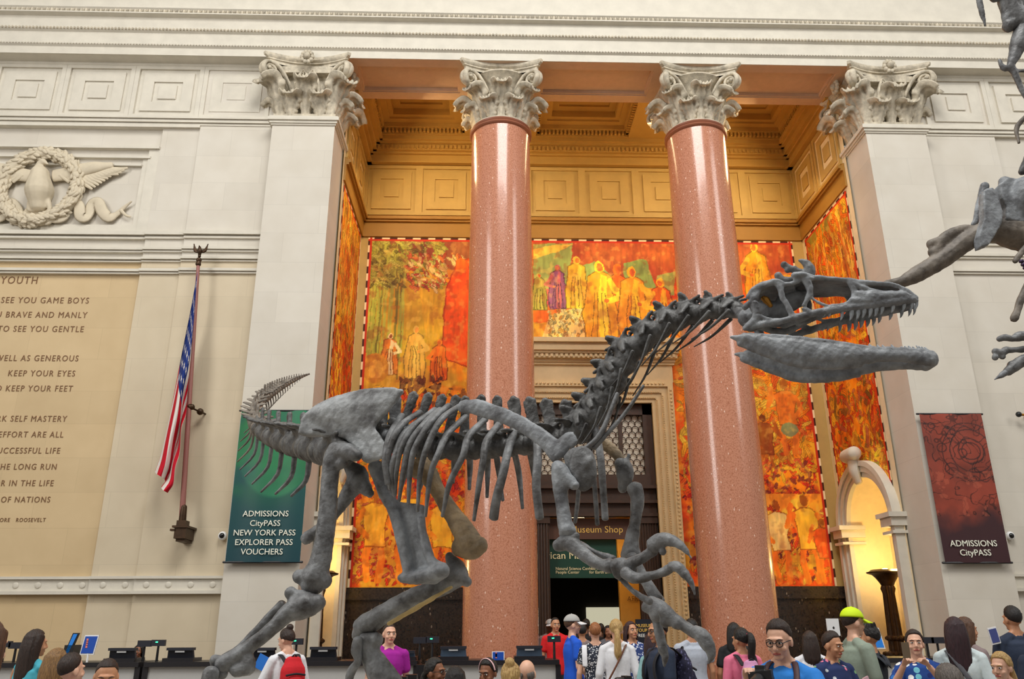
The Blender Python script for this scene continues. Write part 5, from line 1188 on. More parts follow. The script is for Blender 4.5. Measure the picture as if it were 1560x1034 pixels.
    if st != 'bald':
        h = MB(); rows = []; nt_, npz = 28, 12; full = st not in ('short', 'crop')
        vol = {'crop': .004, 'short': .013}.get(st, .014)
        def lim(t):
            f = math.cos(t)                      # 1 at the front
            return math.radians(np.interp(f, (-1, -.3, .25, .62, 1), (126, 106, 78 if not full else 98, 54, 48)))
        v2 = lambda t, j, v_: vol*(1+.22*math.sin(t*13+j*1.7)+.16*math.sin(t*23-j*2.3))*(1-(.85*v_**4 if not full else .4*v_**4))
        for j in range(npz):
            v_ = (j+.35)/(npz-.65); rows.append([hd((math.sin(t)*math.sin(v_*lim(t))*(.077+v2(t, j, v_)), .014-math.cos(t)*math.sin(v_*lim(t))*(.096+v2(t, j, v_)), 1.648+math.cos(v_*lim(t))*(.098+v2(t, j, v_)*1.3))) for t in np.linspace(0, 2*math.pi, nt_, endpoint=False)])
        for j in range(npz)[::-1]:
            v_ = (j+.35)/(npz-.65); rows.append([hd((math.sin(t)*math.sin(v_*lim(t))*.066, .014-math.cos(t)*math.sin(v_*lim(t))*.085, 1.648+math.cos(v_*lim(t))*.088)) for t in np.linspace(0, 2*math.pi, nt_, endpoint=False)])
        h.grid(rows, close_v=True); h.f.append(tuple(range(nt_))[::-1]); h.f.append(tuple(range(h.n-nt_, h.n)))
        if st == 'spiky': 
            for k in range(8): htube(h, [(.05*math.sin(k*.8), .02+.05*math.cos(k*.8), 1.72), (.06*math.sin(k*.8+.4), .02+.06*math.cos(k*.8), 1.775)], [.03, .012], n=6)
        L = {'long': .34, 'mid': .16, 'bob': .08}.get(st, 0)
        if L:
            for kk in range(9):
                ax = -1+kk/4.; le = L*(.86+.2*((kk*37) % 5)/4)*(1-.12*abs(ax)); htube(h, [(ax*.06, .06+.03*(1-ax*ax), 1.69), (ax*.074, .082+.03*(1-ax*ax), 1.57), (ax*.078, .088+.034*(1-ax*ax), 1.5-le*.5), (ax*.066+.006*((kk*13) % 3-1), .092+.03*(1-ax*ax), 1.5-le)], [.026, .026, .023, .006], n=8)
            for sx in (-1, 1): htube(h, [(sx*.062, -.01, 1.70), (sx*.086, .02, 1.6), (sx*.09, .04, 1.52-L*.4), (sx*.075, .05, 1.5-L*.85)], [(.024, .045), (.018, .045), (.018, .042), (.008, .025)], hint=(1, 0, 0), n=10)
        if st == 'pony': htube(h, [(0, .09, 1.68), (0, .15, 1.675), (.01, .175, 1.60), (.01, .15, 1.45), (0, .13, 1.33)], [.026, .036, .046, .042, .014], n=10)
        if st == 'bun':
            hell(h, (0, .075, 1.755), (.045, .045, .042)); htube(h, [(0, .05, 1.72), (0, .08, 1.745)], [.05, .035])
        if st == 'lowpony': htube(h, [(0, .085, 1.62), (0, .125, 1.585), (0, .13, 1.48), (0, .125, 1.36), (0, .12, 1.26)], [.04, .034, .045, .05, .02], n=10)
        put('hair', fuse(h, .007, 1) if st not in ('short', 'crop') else h, hm)
        if st == 'pony': t_ = MB(); htube(t_, [(-.02, .13, 1.69), (0, .138, 1.675), (.02, .13, 1.69)], [.012]*3, n=6); put('hair_tie', t_, mat('pink hair tie', lin(226, 96, 130), .6))
    else:
        h = MB()
        for sx in (-1, 1): htube(h, [(sx*.07, .0, 1.62), (sx*.066, .06, 1.61), (sx*.03, .098, 1.6)], [(.028, .01), (.034, .012), (.03, .01)], hint=(0, 0, 1), n=8)
        put('hair', h, hm)
    if st == 'headband': t_ = MB(); htube(t_, [(math.sin(a)*.093, -.01, 1.648+math.cos(a)*.115) for a in np.linspace(-1.5, 1.5, 9)], [(.012, .005)]*9, hint=(0, 1, 0), n=8); put('headband', t_, mat('pale pink band', lin(240, 196, 200), .6))
    if glasses:
        g_ = MB()
        for sx in (-1, 1):
            g_.tube([hd((sx*.032+.024*math.cos(a), -.103+.006*abs(math.cos(a)), 1.626+.018*math.sin(a))) for a in np.linspace(0, 2*math.pi, 15)], [.0032]*15, n=6, res=1); g_.tube([hd((sx*.056, -.098, 1.632)), hd((sx*.078, -.03, 1.632)), hd((sx*.08, .01, 1.622))], [.003]*3, n=6)
        g_.tube([hd((-.009, -.107, 1.632)), hd((.009, -.107, 1.632))], [.003]*2, n=6); put('glasses', g_, M_BLK)
    if cap:
        c = MB(); rows = []
        for j in range(10):
            a = (j+.3)/9.3*math.radians(88); rows.append([hd((math.sin(t)*math.sin(a)*.096, .012-math.cos(t)*math.sin(a)*.114, 1.668+math.cos(a)*.1)) for t in np.linspace(0, 2*math.pi, 28, endpoint=False)])
        for j in range(10)[::-1]:
            a = (j+.3)/9.3*math.radians(88); rows.append([hd((math.sin(t)*math.sin(a)*.09, .012-math.cos(t)*math.sin(a)*.108, 1.668+math.cos(a)*.094)) for t in np.linspace(0, 2*math.pi, 28, endpoint=False)])
        c.grid(rows, close_v=True); c.f.append(tuple(range(28))[::-1]); c.f.append(tuple(range(c.n-28, c.n))); hell(c, (0, .012, 1.768), (.008, .008, .006)); co = put('cap', c, cap[0])
        c = MB(); rows = []
        for r_ in (1., 1.4, 1.85): rows.append([hd((math.sin(t)*.096*(1+(r_-1)*.25), .012-math.cos(t)*.114*r_ if 1 else 0, 1.674-(r_-1)*.035-abs(math.sin(t))*.014)) for t in np.linspace(-1.1, 1.1, 13)])
        rows += [[p-V(0, 0, .007) for p in r_] for r_ in rows[::-1]]; c.grid(rows, close_u=True); put('brim', c, cap[1], co)
    if strap is not None:
        for nm, pts, mt, r_ in strap:
            c = MB(); c.tube([V(*p) for p in pts], [(r_, .006)]*len(pts), hint=(1, 0, 0) if len(pts) < 9 else None, n=8); put(nm, c, mt)
    root['_x'] = 0; del root['_x']
    return root, M4, A, hd
def prop(name, m, mt, M4, label, cat, vx=None, loc=None):
    me = m.mesh() if vx is None else fuse(m, vx, 2)
    if vx is None: fixn(me)
    me.transform(M4); o = link(name, me, mt, None, smooth=True, fix=False); return tag(o, label, cat)
def backpack(M4, m1, m2, label, z=1.18, s=1., y=.24):
    p0 = M4 @ Vector((0, y, z-.25)); root = thing('backpack', p0, label, 'backpack')
    def put(n, m, mt, v=None):
        me = fuse(m, v, 2) if v else m.mesh()
        if not v: fixn(me)
        me.transform(M4); link(n, me, mt, root, smooth='full', fix=False)
    b = MB(); b.tube([(0, y, z-.24*s), (0, y, z-.1*s), (0, y, z+.1*s), (0, y-.02, z+.22*s)], [(.13*s, .075), (.155*s, .095), (.15*s, .09), (.1*s, .06)], hint=(1, 0, 0), n=14); put('bag', b, m1, .012)
    b = MB(); b.tube([(0, y+.085, z-.2*s), (0, y+.1, z-.08*s), (0, y+.085, z+.03*s)], [(.1*s, .04), (.115*s, .05), (.09*s, .035)], hint=(1, 0, 0), n=12); put('pocket', b, m1, .011)
    b = MB(); b.tube([(-.11*s, y+.1, z+.06*s), (0, y+.115, z+.075*s), (.11*s, y+.1, z+.06*s)], [.012]*3, n=8); b.tube([(-.04, y, z+.24*s), (0, y+.02, z+.28*s), (.04, y, z+.24*s)], [.01]*3, n=8); put('zip_handle', b, m2)
    for sx in (-1, 1):
        b = MB(); b.tube([(sx*.08, y-.05, z+.2*s), (sx*.105, .07, 1.455), (sx*.11, -.06, 1.42), (sx*.125, -.145, 1.28), (sx*.15, -.1, 1.08), (sx*.13, y-.05, z-.18*s)], [(.028, .009)]*6, hint=(1, 0, 0), n=8); put('strap', b, m2)
    return root
BLUE, RED = cloth('royal blue polo cloth', 26, 92, 214), cloth('red polo cloth', 214, 24, 30); WHITE = cloth('white cotton', 232, 234, 240); NAVY = cloth('navy cotton', 38, 50, 72); LGREY = cloth('pale grey cotton', 178, 186, 200)
TEAL = cloth('pale teal cotton', 150, 196, 200); SAGE = cloth('sage grey cotton', 142, 156, 142); BLACKC = cloth('charcoal cotton', 40, 46, 56); PINK = cloth('pink fleece', 232, 120, 152); PURP = cloth('magenta purple polo cloth', 160, 20, 150); MINT = cloth('mint cotton', 130, 206, 186); AQUA = cloth('aqua cotton', 70, 170, 190)
BLUE2 = cloth('bright blue cotton', 40, 128, 214); TAUPE = cloth('taupe cotton', 132, 116, 116); OFFW = cloth('ice white cotton', 214, 228, 232); DKB = cloth('dark cloth', 30, 30, 34); DUSKY = cloth('dusky blue cotton', 52, 92, 150)
FLOR = print_mat('navy floral print', (26, 44, 92), ((226, 120, 150), (200, 210, 220), (120, 170, 120), (26, 44, 92), (26, 44, 92)), 20, .32)
FLOR2 = print_mat('blue yellow floral print', (22, 66, 140), ((240, 222, 130), (120, 200, 220), (236, 236, 236), (30, 110, 190), (16, 40, 110)), 17, .44)
SPOT = print_mat('black and white print', (36, 42, 58), ((214, 216, 222), (190, 194, 200), (36, 42, 58)), 46, .42); SKIRT = print_mat('grey speckled print', (96, 104, 112), ((200, 206, 210), (150, 156, 160)), 60, .4)
GING = print_mat('navy and white check', (40, 62, 120), ((220, 228, 240), (200, 210, 230), (40, 62, 120)), 30, .42); PLAID = print_mat('dark plaid canvas', (58, 58, 66), ((96, 96, 104), (34, 34, 40)), 34, .5); ZIG = print_mat('navy patterned canvas', (34, 34, 62), ((84, 84, 120), (24, 24, 46)), 40, .4)
REDN, BLKN = cloth('red nylon', 206, 28, 40), cloth('black nylon', 34, 34, 40); LILAC = cloth('lilac canvas', 206, 146, 186); GREYN = cloth('grey webbing', 92, 92, 98)
GCAP, NEON, DKBR = cloth('grey cap cloth', 176, 176, 174), mat('neon yellow green cap cloth', lin(208, 240, 10), .7), cloth('white cap brim', 226, 228, 232)

def P_(*a, **k): return person(*a, **k)
# right of the doorway and in it
P_(872, 937, 12, 100, 'man in royal blue polo and grey baseball cap standing in profile by the left column', BLUE, .6, ('short', 'brown'), 'light', GREYP, {'R': ((.24, .0, 1.1), (.2, -.23, .93)), 'L': ((.24, 0, 1.1), (.16, -.2, .95))}, cap=(GCAP, DKBR))
P_(846, 940, 15.5, 12, 'man in bright red polo facing the hall beside the left column', RED, .6, ('crop', 'black'), 'tan', DARKP)
P_(906, 949, 11.5, 178, 'woman with cropped ginger hair and black and white print top, back turned', SPOT, .5, ('short', 'ginger'), 'light', JEANS, face=False, fem=True, arms={'R': ((.25, -.02, 1.12), (.24, -.16, .95))},
   strap=[('towel', [(.15, -.05, 1.42), (.16, .06, 1.46), (.165, .13, 1.36), (.165, .15, 1.2)], WHITE, .036)])
P_(938, 944, 10.8, 176, 'woman with long blonde ponytail, white blouse and brown shoulder strap, back turned', WHITE, 1.6, ('lowpony', 'blonde'), 'light', SKIRT, face=False, fem=True,
   strap=[('strap', [(-.12, -.02, 1.44), (-.1, .1, 1.44), (0, .155, 1.26), (.12, .16, 1.06), (.18, .1, .95)], mat('brown leather', lin(110, 66, 44), .5), .012)])
P_(962, 947, 12, 14, 'smiling woman with plum bob and navy check top looking up, right of the ponytail', GING, .12, ('bob', 'purple'), 'tan', LGREY, fem=True, turn=(10, -8))
P_(995, 962, 10.2, 130, 'woman with plum hair and pale teal shirt behind the hanging finger bones', TEAL, .8, ('mid', 'purple'), 'tan', LGREY, fem=True, arms={'R': ((.24, -.05, 1.14), (.1, -.25, 1.08))})
r, M, A, hd = P_(1003, 941, 8.9, -75, 'man in navy shirt with glasses and backpack, pointing left under the clawed hand', NAVY, .75, ('short', 'black'), 'tan', JEANS, {'R': ((.22, -.08, 1.1), (.16, -.36, 1.1)), 'L': ((.22, -.02, 1.1), (.2, -.3, 1.0))}, glasses=True, turn=(0, 8), curl=.3)
backpack(M, ZIG, BLKN, 'dark patterned backpack worn by the man in the navy shirt')
c = MB(); c.box(-.07, .07, -.42, -.36, 1.10, 1.19); c.tube([(0, -.42, 1.145), (0, -.5, 1.145)], [.036, .034], n=14); prop('camera', c, M_BLK, M @ Matrix.Translation((-.02, .0, .0)), 'black camera held out by the man in the navy shirt', 'camera')
P_(1052, 943, 11.2, 182, 'person in pale grey shirt with black hair, back turned, beside the right column', LGREY, .5, ('short', 'black'), 'tan', JEANS, face=False)
P_(1117, 949, 11.2, 165, 'person with black hair mostly hidden behind the girl in the pink hoodie', DKB, .6, ('mid', 'black'), 'tan', JEANS, face=False, fem=True)
r, M, A, hd = P_(1127, 957, 9.4, 186, 'girl in pink hoodie with black ponytail and lilac backpack, back turned', PINK, 1.9, ('pony', 'black'), 'tan', JEANS, face=False, fem=True, turn=(24, 0), hs=1.04)
backpack(M, LILAC, BLKN, 'small lilac backpack with dark straps worn over the pink hoodie', s=.85)
# near man with the camera
r, M, A, hd = P_(1186, 944, 5.6, -32, 'man in bright blue shirt with glasses looking down at his camera', BLUE2, .75, ('short', 'dark'), 'light', JEANS, {'R': ((.29, -.06, 1.16), (.175, -.28, 1.385)), 'L': ((.29, -.14, 1.16), (.02, -.33, 1.335))}, glasses=True, turn=(-6, 14), vox=.0062, curl=1.0,
   strap=[('camera_strap', [(-.1, -.3, 1.40), (-.11, -.18, 1.36), (-.085, -.03, 1.475), (0, .085, 1.485), (.085, -.03, 1.475), (.1, -.17, 1.34), (.03, -.32, 1.38)], mat('dark red camera strap', lin(62, 30, 36), .6), .02)])
cm = thing('camera', M @ Vector((-.07, -.36, 1.36)), 'black camera with large lens in the hands of the man in the bright blue shirt', 'camera')
def cput(n, m, mt): me = fuse(m, .005, 1); me.transform(M); link(n, me, mt, cm, smooth='full', fix=False)
c = MB(); c.obox((-.06, -.37, 1.395), (.075, 0, .01), (0, .03, 0), (-.005, 0, .048)); c.obox((-.06, -.37, 1.455), (.03, 0, 0), (0, .026, 0), (0, 0, .02)); cput('camera_body', c, M_BLK)
c = MB(); c.tube([(-.07, -.40, 1.39), (-.08, -.46, 1.36), (-.09, -.52, 1.33)], [.042, .046, .044], n=18); cput('lens', c, M_BLK)
c = MB(); c.tube([(-.0905, -.524, 1.328), (-.091, -.527, 1.3265)], [.034, .034], n=16); cput('lens_glass', c, mat('dark lens glass', lin(40, 40, 70), .08))
P_(1232, 962, 9.8, 165, 'woman in white shirt with thin black strap, behind the man in bright blue', WHITE, .6, ('mid', 'dark'), 'tan', JEANS, face=False, fem=True, arms={'R': ((.25, -.16, 1.28), (.25, -.2, 1.5))}, strap=[('strap', [(-.13, 0, 1.44), (-.1, .1, 1.42), (.02, .15, 1.25), (.15, .14, 1.05)], BLKN, .008)])
c = MB(); a = at(1258, 942, 9.97); b_ = at(1280, 968, 9.97); c.box(a.x, b_.x, 9.96, 9.975, b_.z, a.z); o = tag(link('tablet', c, M_WHT), 'white tablet held up behind the man in the neon cap', 'tablet'); c = MB(); e = at(1270, 956, 9.96); c.ell((e.x, 9.96, e.z), (.013, .004, .015)); link('emblem', c, M_BLK, o)
r, M, A, hd = P_(1263, 962, 7.9, 22, 'smiling woman in navy floral top holding a pale phone', FLOR, .6, ('short', 'dark'), 'tan', JEANS, {'R': ((.26, -.04, 1.12), (.1, -.3, 1.17)), 'L': ((.26, -.06, 1.12), (.02, -.32, 1.2))}, fem=True, turn=(14, 10), vox=.007, curl=.9, build=1.1)
c = MB(); c.obox((.02, -.40, 1.27), (.036, 0, .012), (0, .006, 0), (-.018, .01, .07)); prop('phone', c, mat('pink silver phone', lin(206, 170, 180), .35), M, 'pale pink phone in the hands of the woman in navy floral', 'phone')
P_(1296, 927, 8.3, 96, 'man in neon yellow green cap and sage shirt, in profile facing right', SAGE, .85, ('short', 'dark'), 'light', GREYP, {'R': ((.25, -.02, 1.1), (.2, -.26, 1.0))}, cap=(NEON, NEON), face=True, turn=(8, 4))
P_(1322, 952, 9.0, 228, 'young person in black hooded top with spiky black hair, left of the blue screen', BLACKC, 1.9, ('spiky', 'black'), 'tan', DKB, {'R': ((.23, -.12, 1.15), (.12, -.26, 1.38)), 'L': ((.25, -.08, 1.1), (.2, -.28, 1.05))}, strap=[('hood', [(-.1, -.02, 1.46), (-.1, .1, 1.42), (0, .16, 1.33), (.1, .1, 1.42), (.1, -.02, 1.46)], BLACKC, .05)])
r, M, A, hd = P_(1391, 960, 7.8, -14, 'woman in blue floral top raising a gold phone with both hands', FLOR2, .7, ('lowpony', 'dark'), 'light', JEANS, {'R': ((.32, -.12, 1.17), (.21, -.33, 1.43)), 'L': ((.24, -.2, 1.15), (.03, -.30, 1.42))}, fem=True, turn=(-8, -4), vox=.007, curl=1.1)
c = MB(); c.obox((-.185, -.42, 1.575), (.034, .004, 0), (0, .006, 0), (0, 0, .072)); o = prop('phone', c, mat('gold phone case', lin(120, 104, 84), .35, metal=.3), M, 'gold phone held up by the woman in the blue floral top', 'phone')
P_(1470, 941, 8.9, 96, 'woman in profile with sunglasses on her hair, beyond the woman in white', TAUPE, .6, ('mid', 'brown'), 'tan', JEANS, fem=True)
P_(1452, 941, 7.9, 152, 'woman with long plum hair, white top and grey bag strap, back turned', OFFW, 1.9, ('long', 'purple'), 'tan', JEANS, face=False, fem=True, strap=[('strap', [(-.02, -.1, 1.40), (.1, 0, 1.455), (.08, .1, 1.43), (-.02, .155, 1.26), (-.12, .16, 1.08)], GREYN, .022)])
P_(1538, 924, 9.4, 184, 'man in dark navy shirt with black hair, back turned, at the right edge', NAVY, .8, ('short', 'black'), 'tan', JEANS, {'L': ((.26, 0, 1.12), (.22, -.2, 1.1)), 'R': ((.27, -.04, 1.14), (.22, -.2, 1.12))}, face=False)
c = MB(); a = at(1514, 968, 9.3); c.obox(a, (.05, .0, .01), (0, .008, 0), (-.012, 0, .085)); o = tag(link('tablet', c, M_WHT), 'small white tablet beside the arm of the man in dark navy', 'tablet'); c = MB(); c.obox(a+Vector((0, -.01, 0)), (.042, 0, .008), (0, .002, 0), (-.01, 0, .07)); link('screen', c, mat('dark blue screen', lin(70, 80, 140), .3), o)
r, M, A, hd = P_(1588, 935, 6.6, 172, 'person leaving the right edge wearing a dark plaid backpack', NAVY, .8, ('short', 'dark'), 'tan', JEANS, face=False)
backpack(M, PLAID, BLKN, 'dark plaid backpack cut by the right edge of the view', z=1.12, s=1.25)
P_(1523, 994, 7.3, -62, 'fair haired girl low at the right edge with tied back hair, facing left', OFFW, .5, ('lowpony', 'blonde'), 'light', JEANS, fem=True, hs=1.12, turn=(0, 6))
P_(1440, 1013, 5.0, 178, 'top of a brown haired head in front of the woman in white', TAUPE, .6, ('short', 'grey'), 'tan', JEANS, face=False, hs=1.1)
# left side
P_(58, 960, 8.0, 158, 'woman with long dark brown hair and aqua tank top, back turned, near the left edge', AQUA, .0, ('long', 'dark'), 'tan', JEANS, {'L': ((.24, -.02, 1.12), (.2, -.2, 1.18))}, face=False, fem=True, turn=(-15, 0))
P_(90, 989, 7.3, 165, 'woman with light brown hair and pale mint top, right of the long haired woman', LGREY, .5, ('mid', 'light'), 'light', JEANS, face=False, fem=True, hs=1.08, strap=[('strap', [(.12, -.02, 1.44), (.1, .1, 1.44), (-.02, .155, 1.26), (-.15, .14, 1.05)], mat('magenta strap', lin(180, 40, 110), .6), .014)])
P_(113, 996, 6.8, 150, 'child with dark brown hair and blue shirt with red and white badge, back turned', DUSKY, .6, ('short', 'dark'), 'light', JEANS, face=False, hs=1.12, build=1.1)
P_(166, 1001, 6.2, 24, 'man with short dark hair looking down, low in front of the left counter', WHITE, .6, ('crop', 'dark'), 'tan', JEANS, hs=1.14, turn=(0, 16), vox=.007)
P_(-14, 946, 4.2, 170, 'woman with long brown hair and mint top cut by the left edge', MINT, .1, ('long', 'brown'), 'light', JEANS, face=False, fem=True, strap=[('strap', [(.1, -.06, 1.42), (.13, .02, 1.455), (.13, .12, 1.40), (.1, .15, 1.2)], GREYN, .032)])
P_(212, 982, 14.5, 5, 'clerk with dark hair sitting behind the left counter', DKB, .6, ('bob', 'black'), 'brown', DKB, fem=True)
P_(104, 983, 14.5, 0, 'clerk with dark hair half hidden behind the tall blue screen', DKB, .6, ('short', 'black'), 'brown', DKB)
r, M, A, hd = P_(441, 957, 9.8, 212, 'young woman with dark hair bun, white shirt and red backpack under the leg bones', WHITE, .95, ('bun', 'dark'), 'light', JEANS, {'R': ((.25, -.02, 1.12), (.1, -.26, 1.12)), 'L': ((.27, -.06, 1.12), (.16, -.32, 1.13))}, face=True, fem=True, turn=(30, 14))
backpack(M, REDN, BLKN, 'bright red backpack with black straps worn over a white shirt')
c = MB(); a = at(401, 1010, 9.8); c.obox(a, (.07, 0, -.035), (.0, .006, 0), (.03, 0, .07)); tag(link('brochure', c, mat('blue brochure paper', lin(40, 120, 214), .5)), 'blue folded brochure held by the woman with the red backpack', 'brochure')
P_(594, 949, 10.3, 16, 'man in magenta purple polo standing behind the far hind leg bones', PURP, .6, ('crop', 'dark'), 'light', DARKP, turn=(6, 0))
P_(664, 1003, 7.7, 66, 'woman with glasses and tied back black hair below the counter, facing right', DKB, .6, ('lowpony', 'black'), 'brown', JEANS, glasses=True, fem=True, hs=1.14)
P_(694, 1016, 7.0, 176, 'top of a black haired head right of the woman with glasses', DKB, .6, ('bob', 'black'), 'tan', JEANS, face=False, fem=True, hs=1.14)
P_(746, 1003, 7.9, -24, 'girl with black fringe and pale pink headband in front of the counter', LGREY, .6, ('headband', 'black'), 'brown', JEANS, fem=True, hs=1.16, turn=(-10, 12))
P_(778, 1009, 7.0, 172, 'woman with blonde hair in a bun seen from behind, low at the bottom', LGREY, .6, ('bun', 'blonde'), 'light', JEANS, face=False, fem=True, hs=1.14)
P_(803, 1004, 7.5, 164, 'bald man seen from behind, right of the blonde bun', LGREY, .6, ('bald', 'grey'), 'light', JEANS, face=False, hs=1.14)
# dim figures further inside the doorway
for x, y, Y, rot, lab, sh, hr, sk in ((838, 944, 17.6, 10, 'person in pale cap behind the man in red', TAUPE, ('short', 'black'), 'dark'), (886, 950, 14, 178, 'person in taupe shirt with dark hair behind the man in the blue polo', TAUPE, ('short', 'black'), 'tan'),
                                      (893, 943, 18.6, 170, 'tall dark haired figure in the dim doorway behind the taupe shirt', DKB, ('short', 'black'), 'dark'), (915, 950, 19.2, 180, 'dark figure against the bright far room, left of the ponytail', DKB, ('short', 'black'), 'dark'),
                                      (926, 953, 17.2, 0, 'dim dark haired woman facing out of the doorway beside the ponytail', GREYN, ('mid', 'black'), 'brown')):
    P_(x, y, Y, rot, lab, sh, .6, hr, sk, DKB, face=False, cap=(GCAP, DKBR) if 'cap' in lab else None, vox=.012)
# ---------------------------------------------------------------- flag, banners, relief, inscription, counters
M_PINKP = mat('dull red pole', lin(150, 96, 88), .5)
fp0, fp1 = at(277, 790, 16.1), at(302, 404, 16.1)
flag = thing('flagpole', at(277, 805, 15.9), 'reddish flagpole on a bronze wall bracket with an eagle finial, holding the striped flag', 'flagpole')
m = MB(); m.tube([fp0, fp1], [.055, .035], n=14); link('pole', m, M_PINKP, flag)
m = MB(); m.tube([at(277, 802, 16.1), at(280, 772, 16.1)], [.075, .062], n=14); link('sleeve', m, M_BRONZE, flag)
c = at(277, 811, 16.1); m = MB(); m.box(c.x-.11, c.x+.11, 16.0, 16.47, c.z-.12, c.z+.08); m.box(c.x-.15, c.x+.15, 15.96, 16.47, c.z+.08, c.z+.12); m.box(c.x-.08, c.x+.08, 16.05, 16.47, c.z-.17, c.z-.12); m.box(c.x-.09, c.x+.09, 16.0, 16.2, c.z+.12, c.z+.22); m.box(c.x-.19, c.x-.1, 15.98, 16.1, c.z+.02, c.z+.06); link('bracket', m, M_BRONZE, flag, smooth=False)
m = MB(); a = at(291, 621, 16.1); b = at(305, 627, 16.3); m.tube([a, b, b+Vector((.1, .45, 0))], [.02, .02, .02], n=8); m.ell(b, (.07, .07, .07)); m.tube([at(289, 619, 16.1), at(293, 620, 16.1)], [.06, .06], n=12); link('stay', m, M_BRONZE, flag)
m = MB(); c = np.array(at(303, 396, 16.1)); m.ell(c, (.06, .06, .06)); m.ell(c+V(0, 0, .09), (.035, .035, .03)); m.tube([c-V(0, 0, .1), c-V(0, 0, .05)], [.06, .05], n=12); m.tube([c+V(0, 0, .1), c+V(0, -.02, .2), c+V(-.01, -.02, .29)], [.03, .05, .03], n=10)
for sx in (-1, 1): m.tube([c+V(0, 0, .2), c+V(sx*.1, 0, .22), c+V(sx*.15, 0, .38)], [(.03, .015), (.04, .015), (.012, .01)], hint=(0, 0, 1), n=8)
m.tube([c+V(-.01, -.02, .28), c+V(-.01, -.06, .31)], [.025, .012], n=8); link('eagle_finial', m, M_BRONZE, flag, smooth='full')
nu, nv = 131, 400; us = np.linspace(0, 1, nu); vs = np.linspace(0, 1, nv)
def crv(pts, t):
    p = np.array(pts, float); k = np.linspace(0, 1, len(p)); return np.stack([np.interp(t, k, p[:, 0]), np.interp(t, k, p[:, 1])], 1)
up_ = crv([(302, 407), (290, 470), (277, 530), (266, 585), (256, 640), (246, 690), (239, 716)], vs); lo_ = crv([(286, 602), (285, 630), (277, 652), (276, 690), (268, 712), (265, 738), (253, 752)], vs)
k = np.linspace(0, 1, 9)
for arr in (up_, lo_):
    for j in (0, 1): arr[:, j] = np.convolve(np.pad(arr[:, j], 20, mode='edge'), np.ones(41)/41, 'valid')
P = np.zeros((nu, nv, 3)); C = np.zeros((nu, nv, 3)); REDF, WHF, BLF = lin(196, 22, 44), lin(226, 220, 214), lin(30, 52, 120)
for i, u in enumerate(us):
    xy = up_*(1-u)+lo_*u
    for j, v in enumerate(vs):
        f = .16*math.sin(u*9.5+v*2.2)*min(1, v*2.5+.12)+.05*math.sin(u*21+v*5)*v
        P[i, j] = at(xy[j, 0]+5*v*math.sin(u*9.5+v*2.2+1.2), xy[j, 1], 16.02+f)
        st = int(u*9) % 2; C[i, j] = BLF if (u < 5/9 and v < .4) else (REDF if st == 0 else WHF)
U_, V_ = np.meshgrid(us, vs, indexing='ij')
for r_ in range(5):
    for cc in range(6 if r_ % 2 == 0 else 5):
        uc = (r_+.7)/5.4*5/9; vc = (cc*2+1+(r_ % 2))/12*.4
        du = (U_-uc)*1.0; dv = (V_-vc)*1.9; rr = np.hypot(du, dv); an = np.arctan2(du, dv)+math.pi/2; q_ = np.abs(((an/(2*math.pi/5)) % 1)-.5)*2
        C[(rr < .035*(.42+.58*q_**1.6))] = WHF
o = colored_grid('flag', P, C, attr_mat('flag cloth', .75, .2)); tag(o, 'American striped flag hanging in folds from the reddish pole on the left wall', 'flag')

def banner(x0, x1, yt, yb, Y, painter, lines, label, lx):
    a, b = at(x0, yt, Y), at(x0, yb, Y); z1, z0 = a.z, b.z; X0 = x0w = lx[0]; X1 = lx[1]
    root = thing('banner', ((X0+X1)/2, Y, z0), label, 'banner', None)
    p = Paint(X0, X1, z0, z1, 90, (20, 60, 60)); painter(p, X0, X1, z0, z1)
    wav = .012*np.sin((p.U-X0)*9)
    link_ = colored_grid('cloth', np.stack([p.U, Y+wav, p.V], -1), p.lin(), M_CLOTHP, root)
    rod = mat('dark rod', lin(30, 30, 34), .4)
    for z in (z0, z1):
        m = MB(); m.tube([(X0-.04, Y+.02, z), (X1+.04, Y+.02, z)], [.022, .022], n=8); link('rod', m, rod, root)
    for x in (X0+.1, X1-.1):
        m = MB(); m.tube([(x, Y, z1), (x, YF, z1)], [.014, .014], n=6); link('hook', m, rod, root)
    for s, size, y, x in lines:
        text(s, size, (at(x, y, Y).x, Y-.02, at(x, y, Y).z), mat_=mat('off white lettering', lin(236, 236, 220), .5), parent=root, bold=0.)
def green(p, X0, X1, z0, z1):
    h = z1-z0; t = (p.V-z0)/h
    p.C = (np.array((28, 66, 74))*(1-t[..., None])+np.array((36, 92, 84))*t[..., None]); p.blob(None, (40, 110, 70), 1.2, 70, .45, .65, region=np.clip((t-.3)*3, 0, 1))
    c = ((X0+X1)/2+.08, z0+h*.75); d = np.hypot((p.U-c[0]), (p.V-c[1])*.78); k = np.clip((.80-d)/.06, 0, 1)*np.clip(.35+.4*(p.U-X0-.3), .1, .7)
    g = np.array((56, 140, 92))*(.7+.6*fbm(p.U, p.V, 1.5, 71))[..., None]; p.C = p.C*(1-k[..., None])+g*k[..., None]
    k = np.clip((fbm(p.U, p.V, .8, 73)-.45)*5, 0, 1)*np.clip((t-.35)*4, 0, 1)*np.clip((.5-(p.U-X0))*4, 0, 1); p.C = p.C*(1-k[..., None]*.7)+np.array((60, 120, 30))*k[..., None]*.7
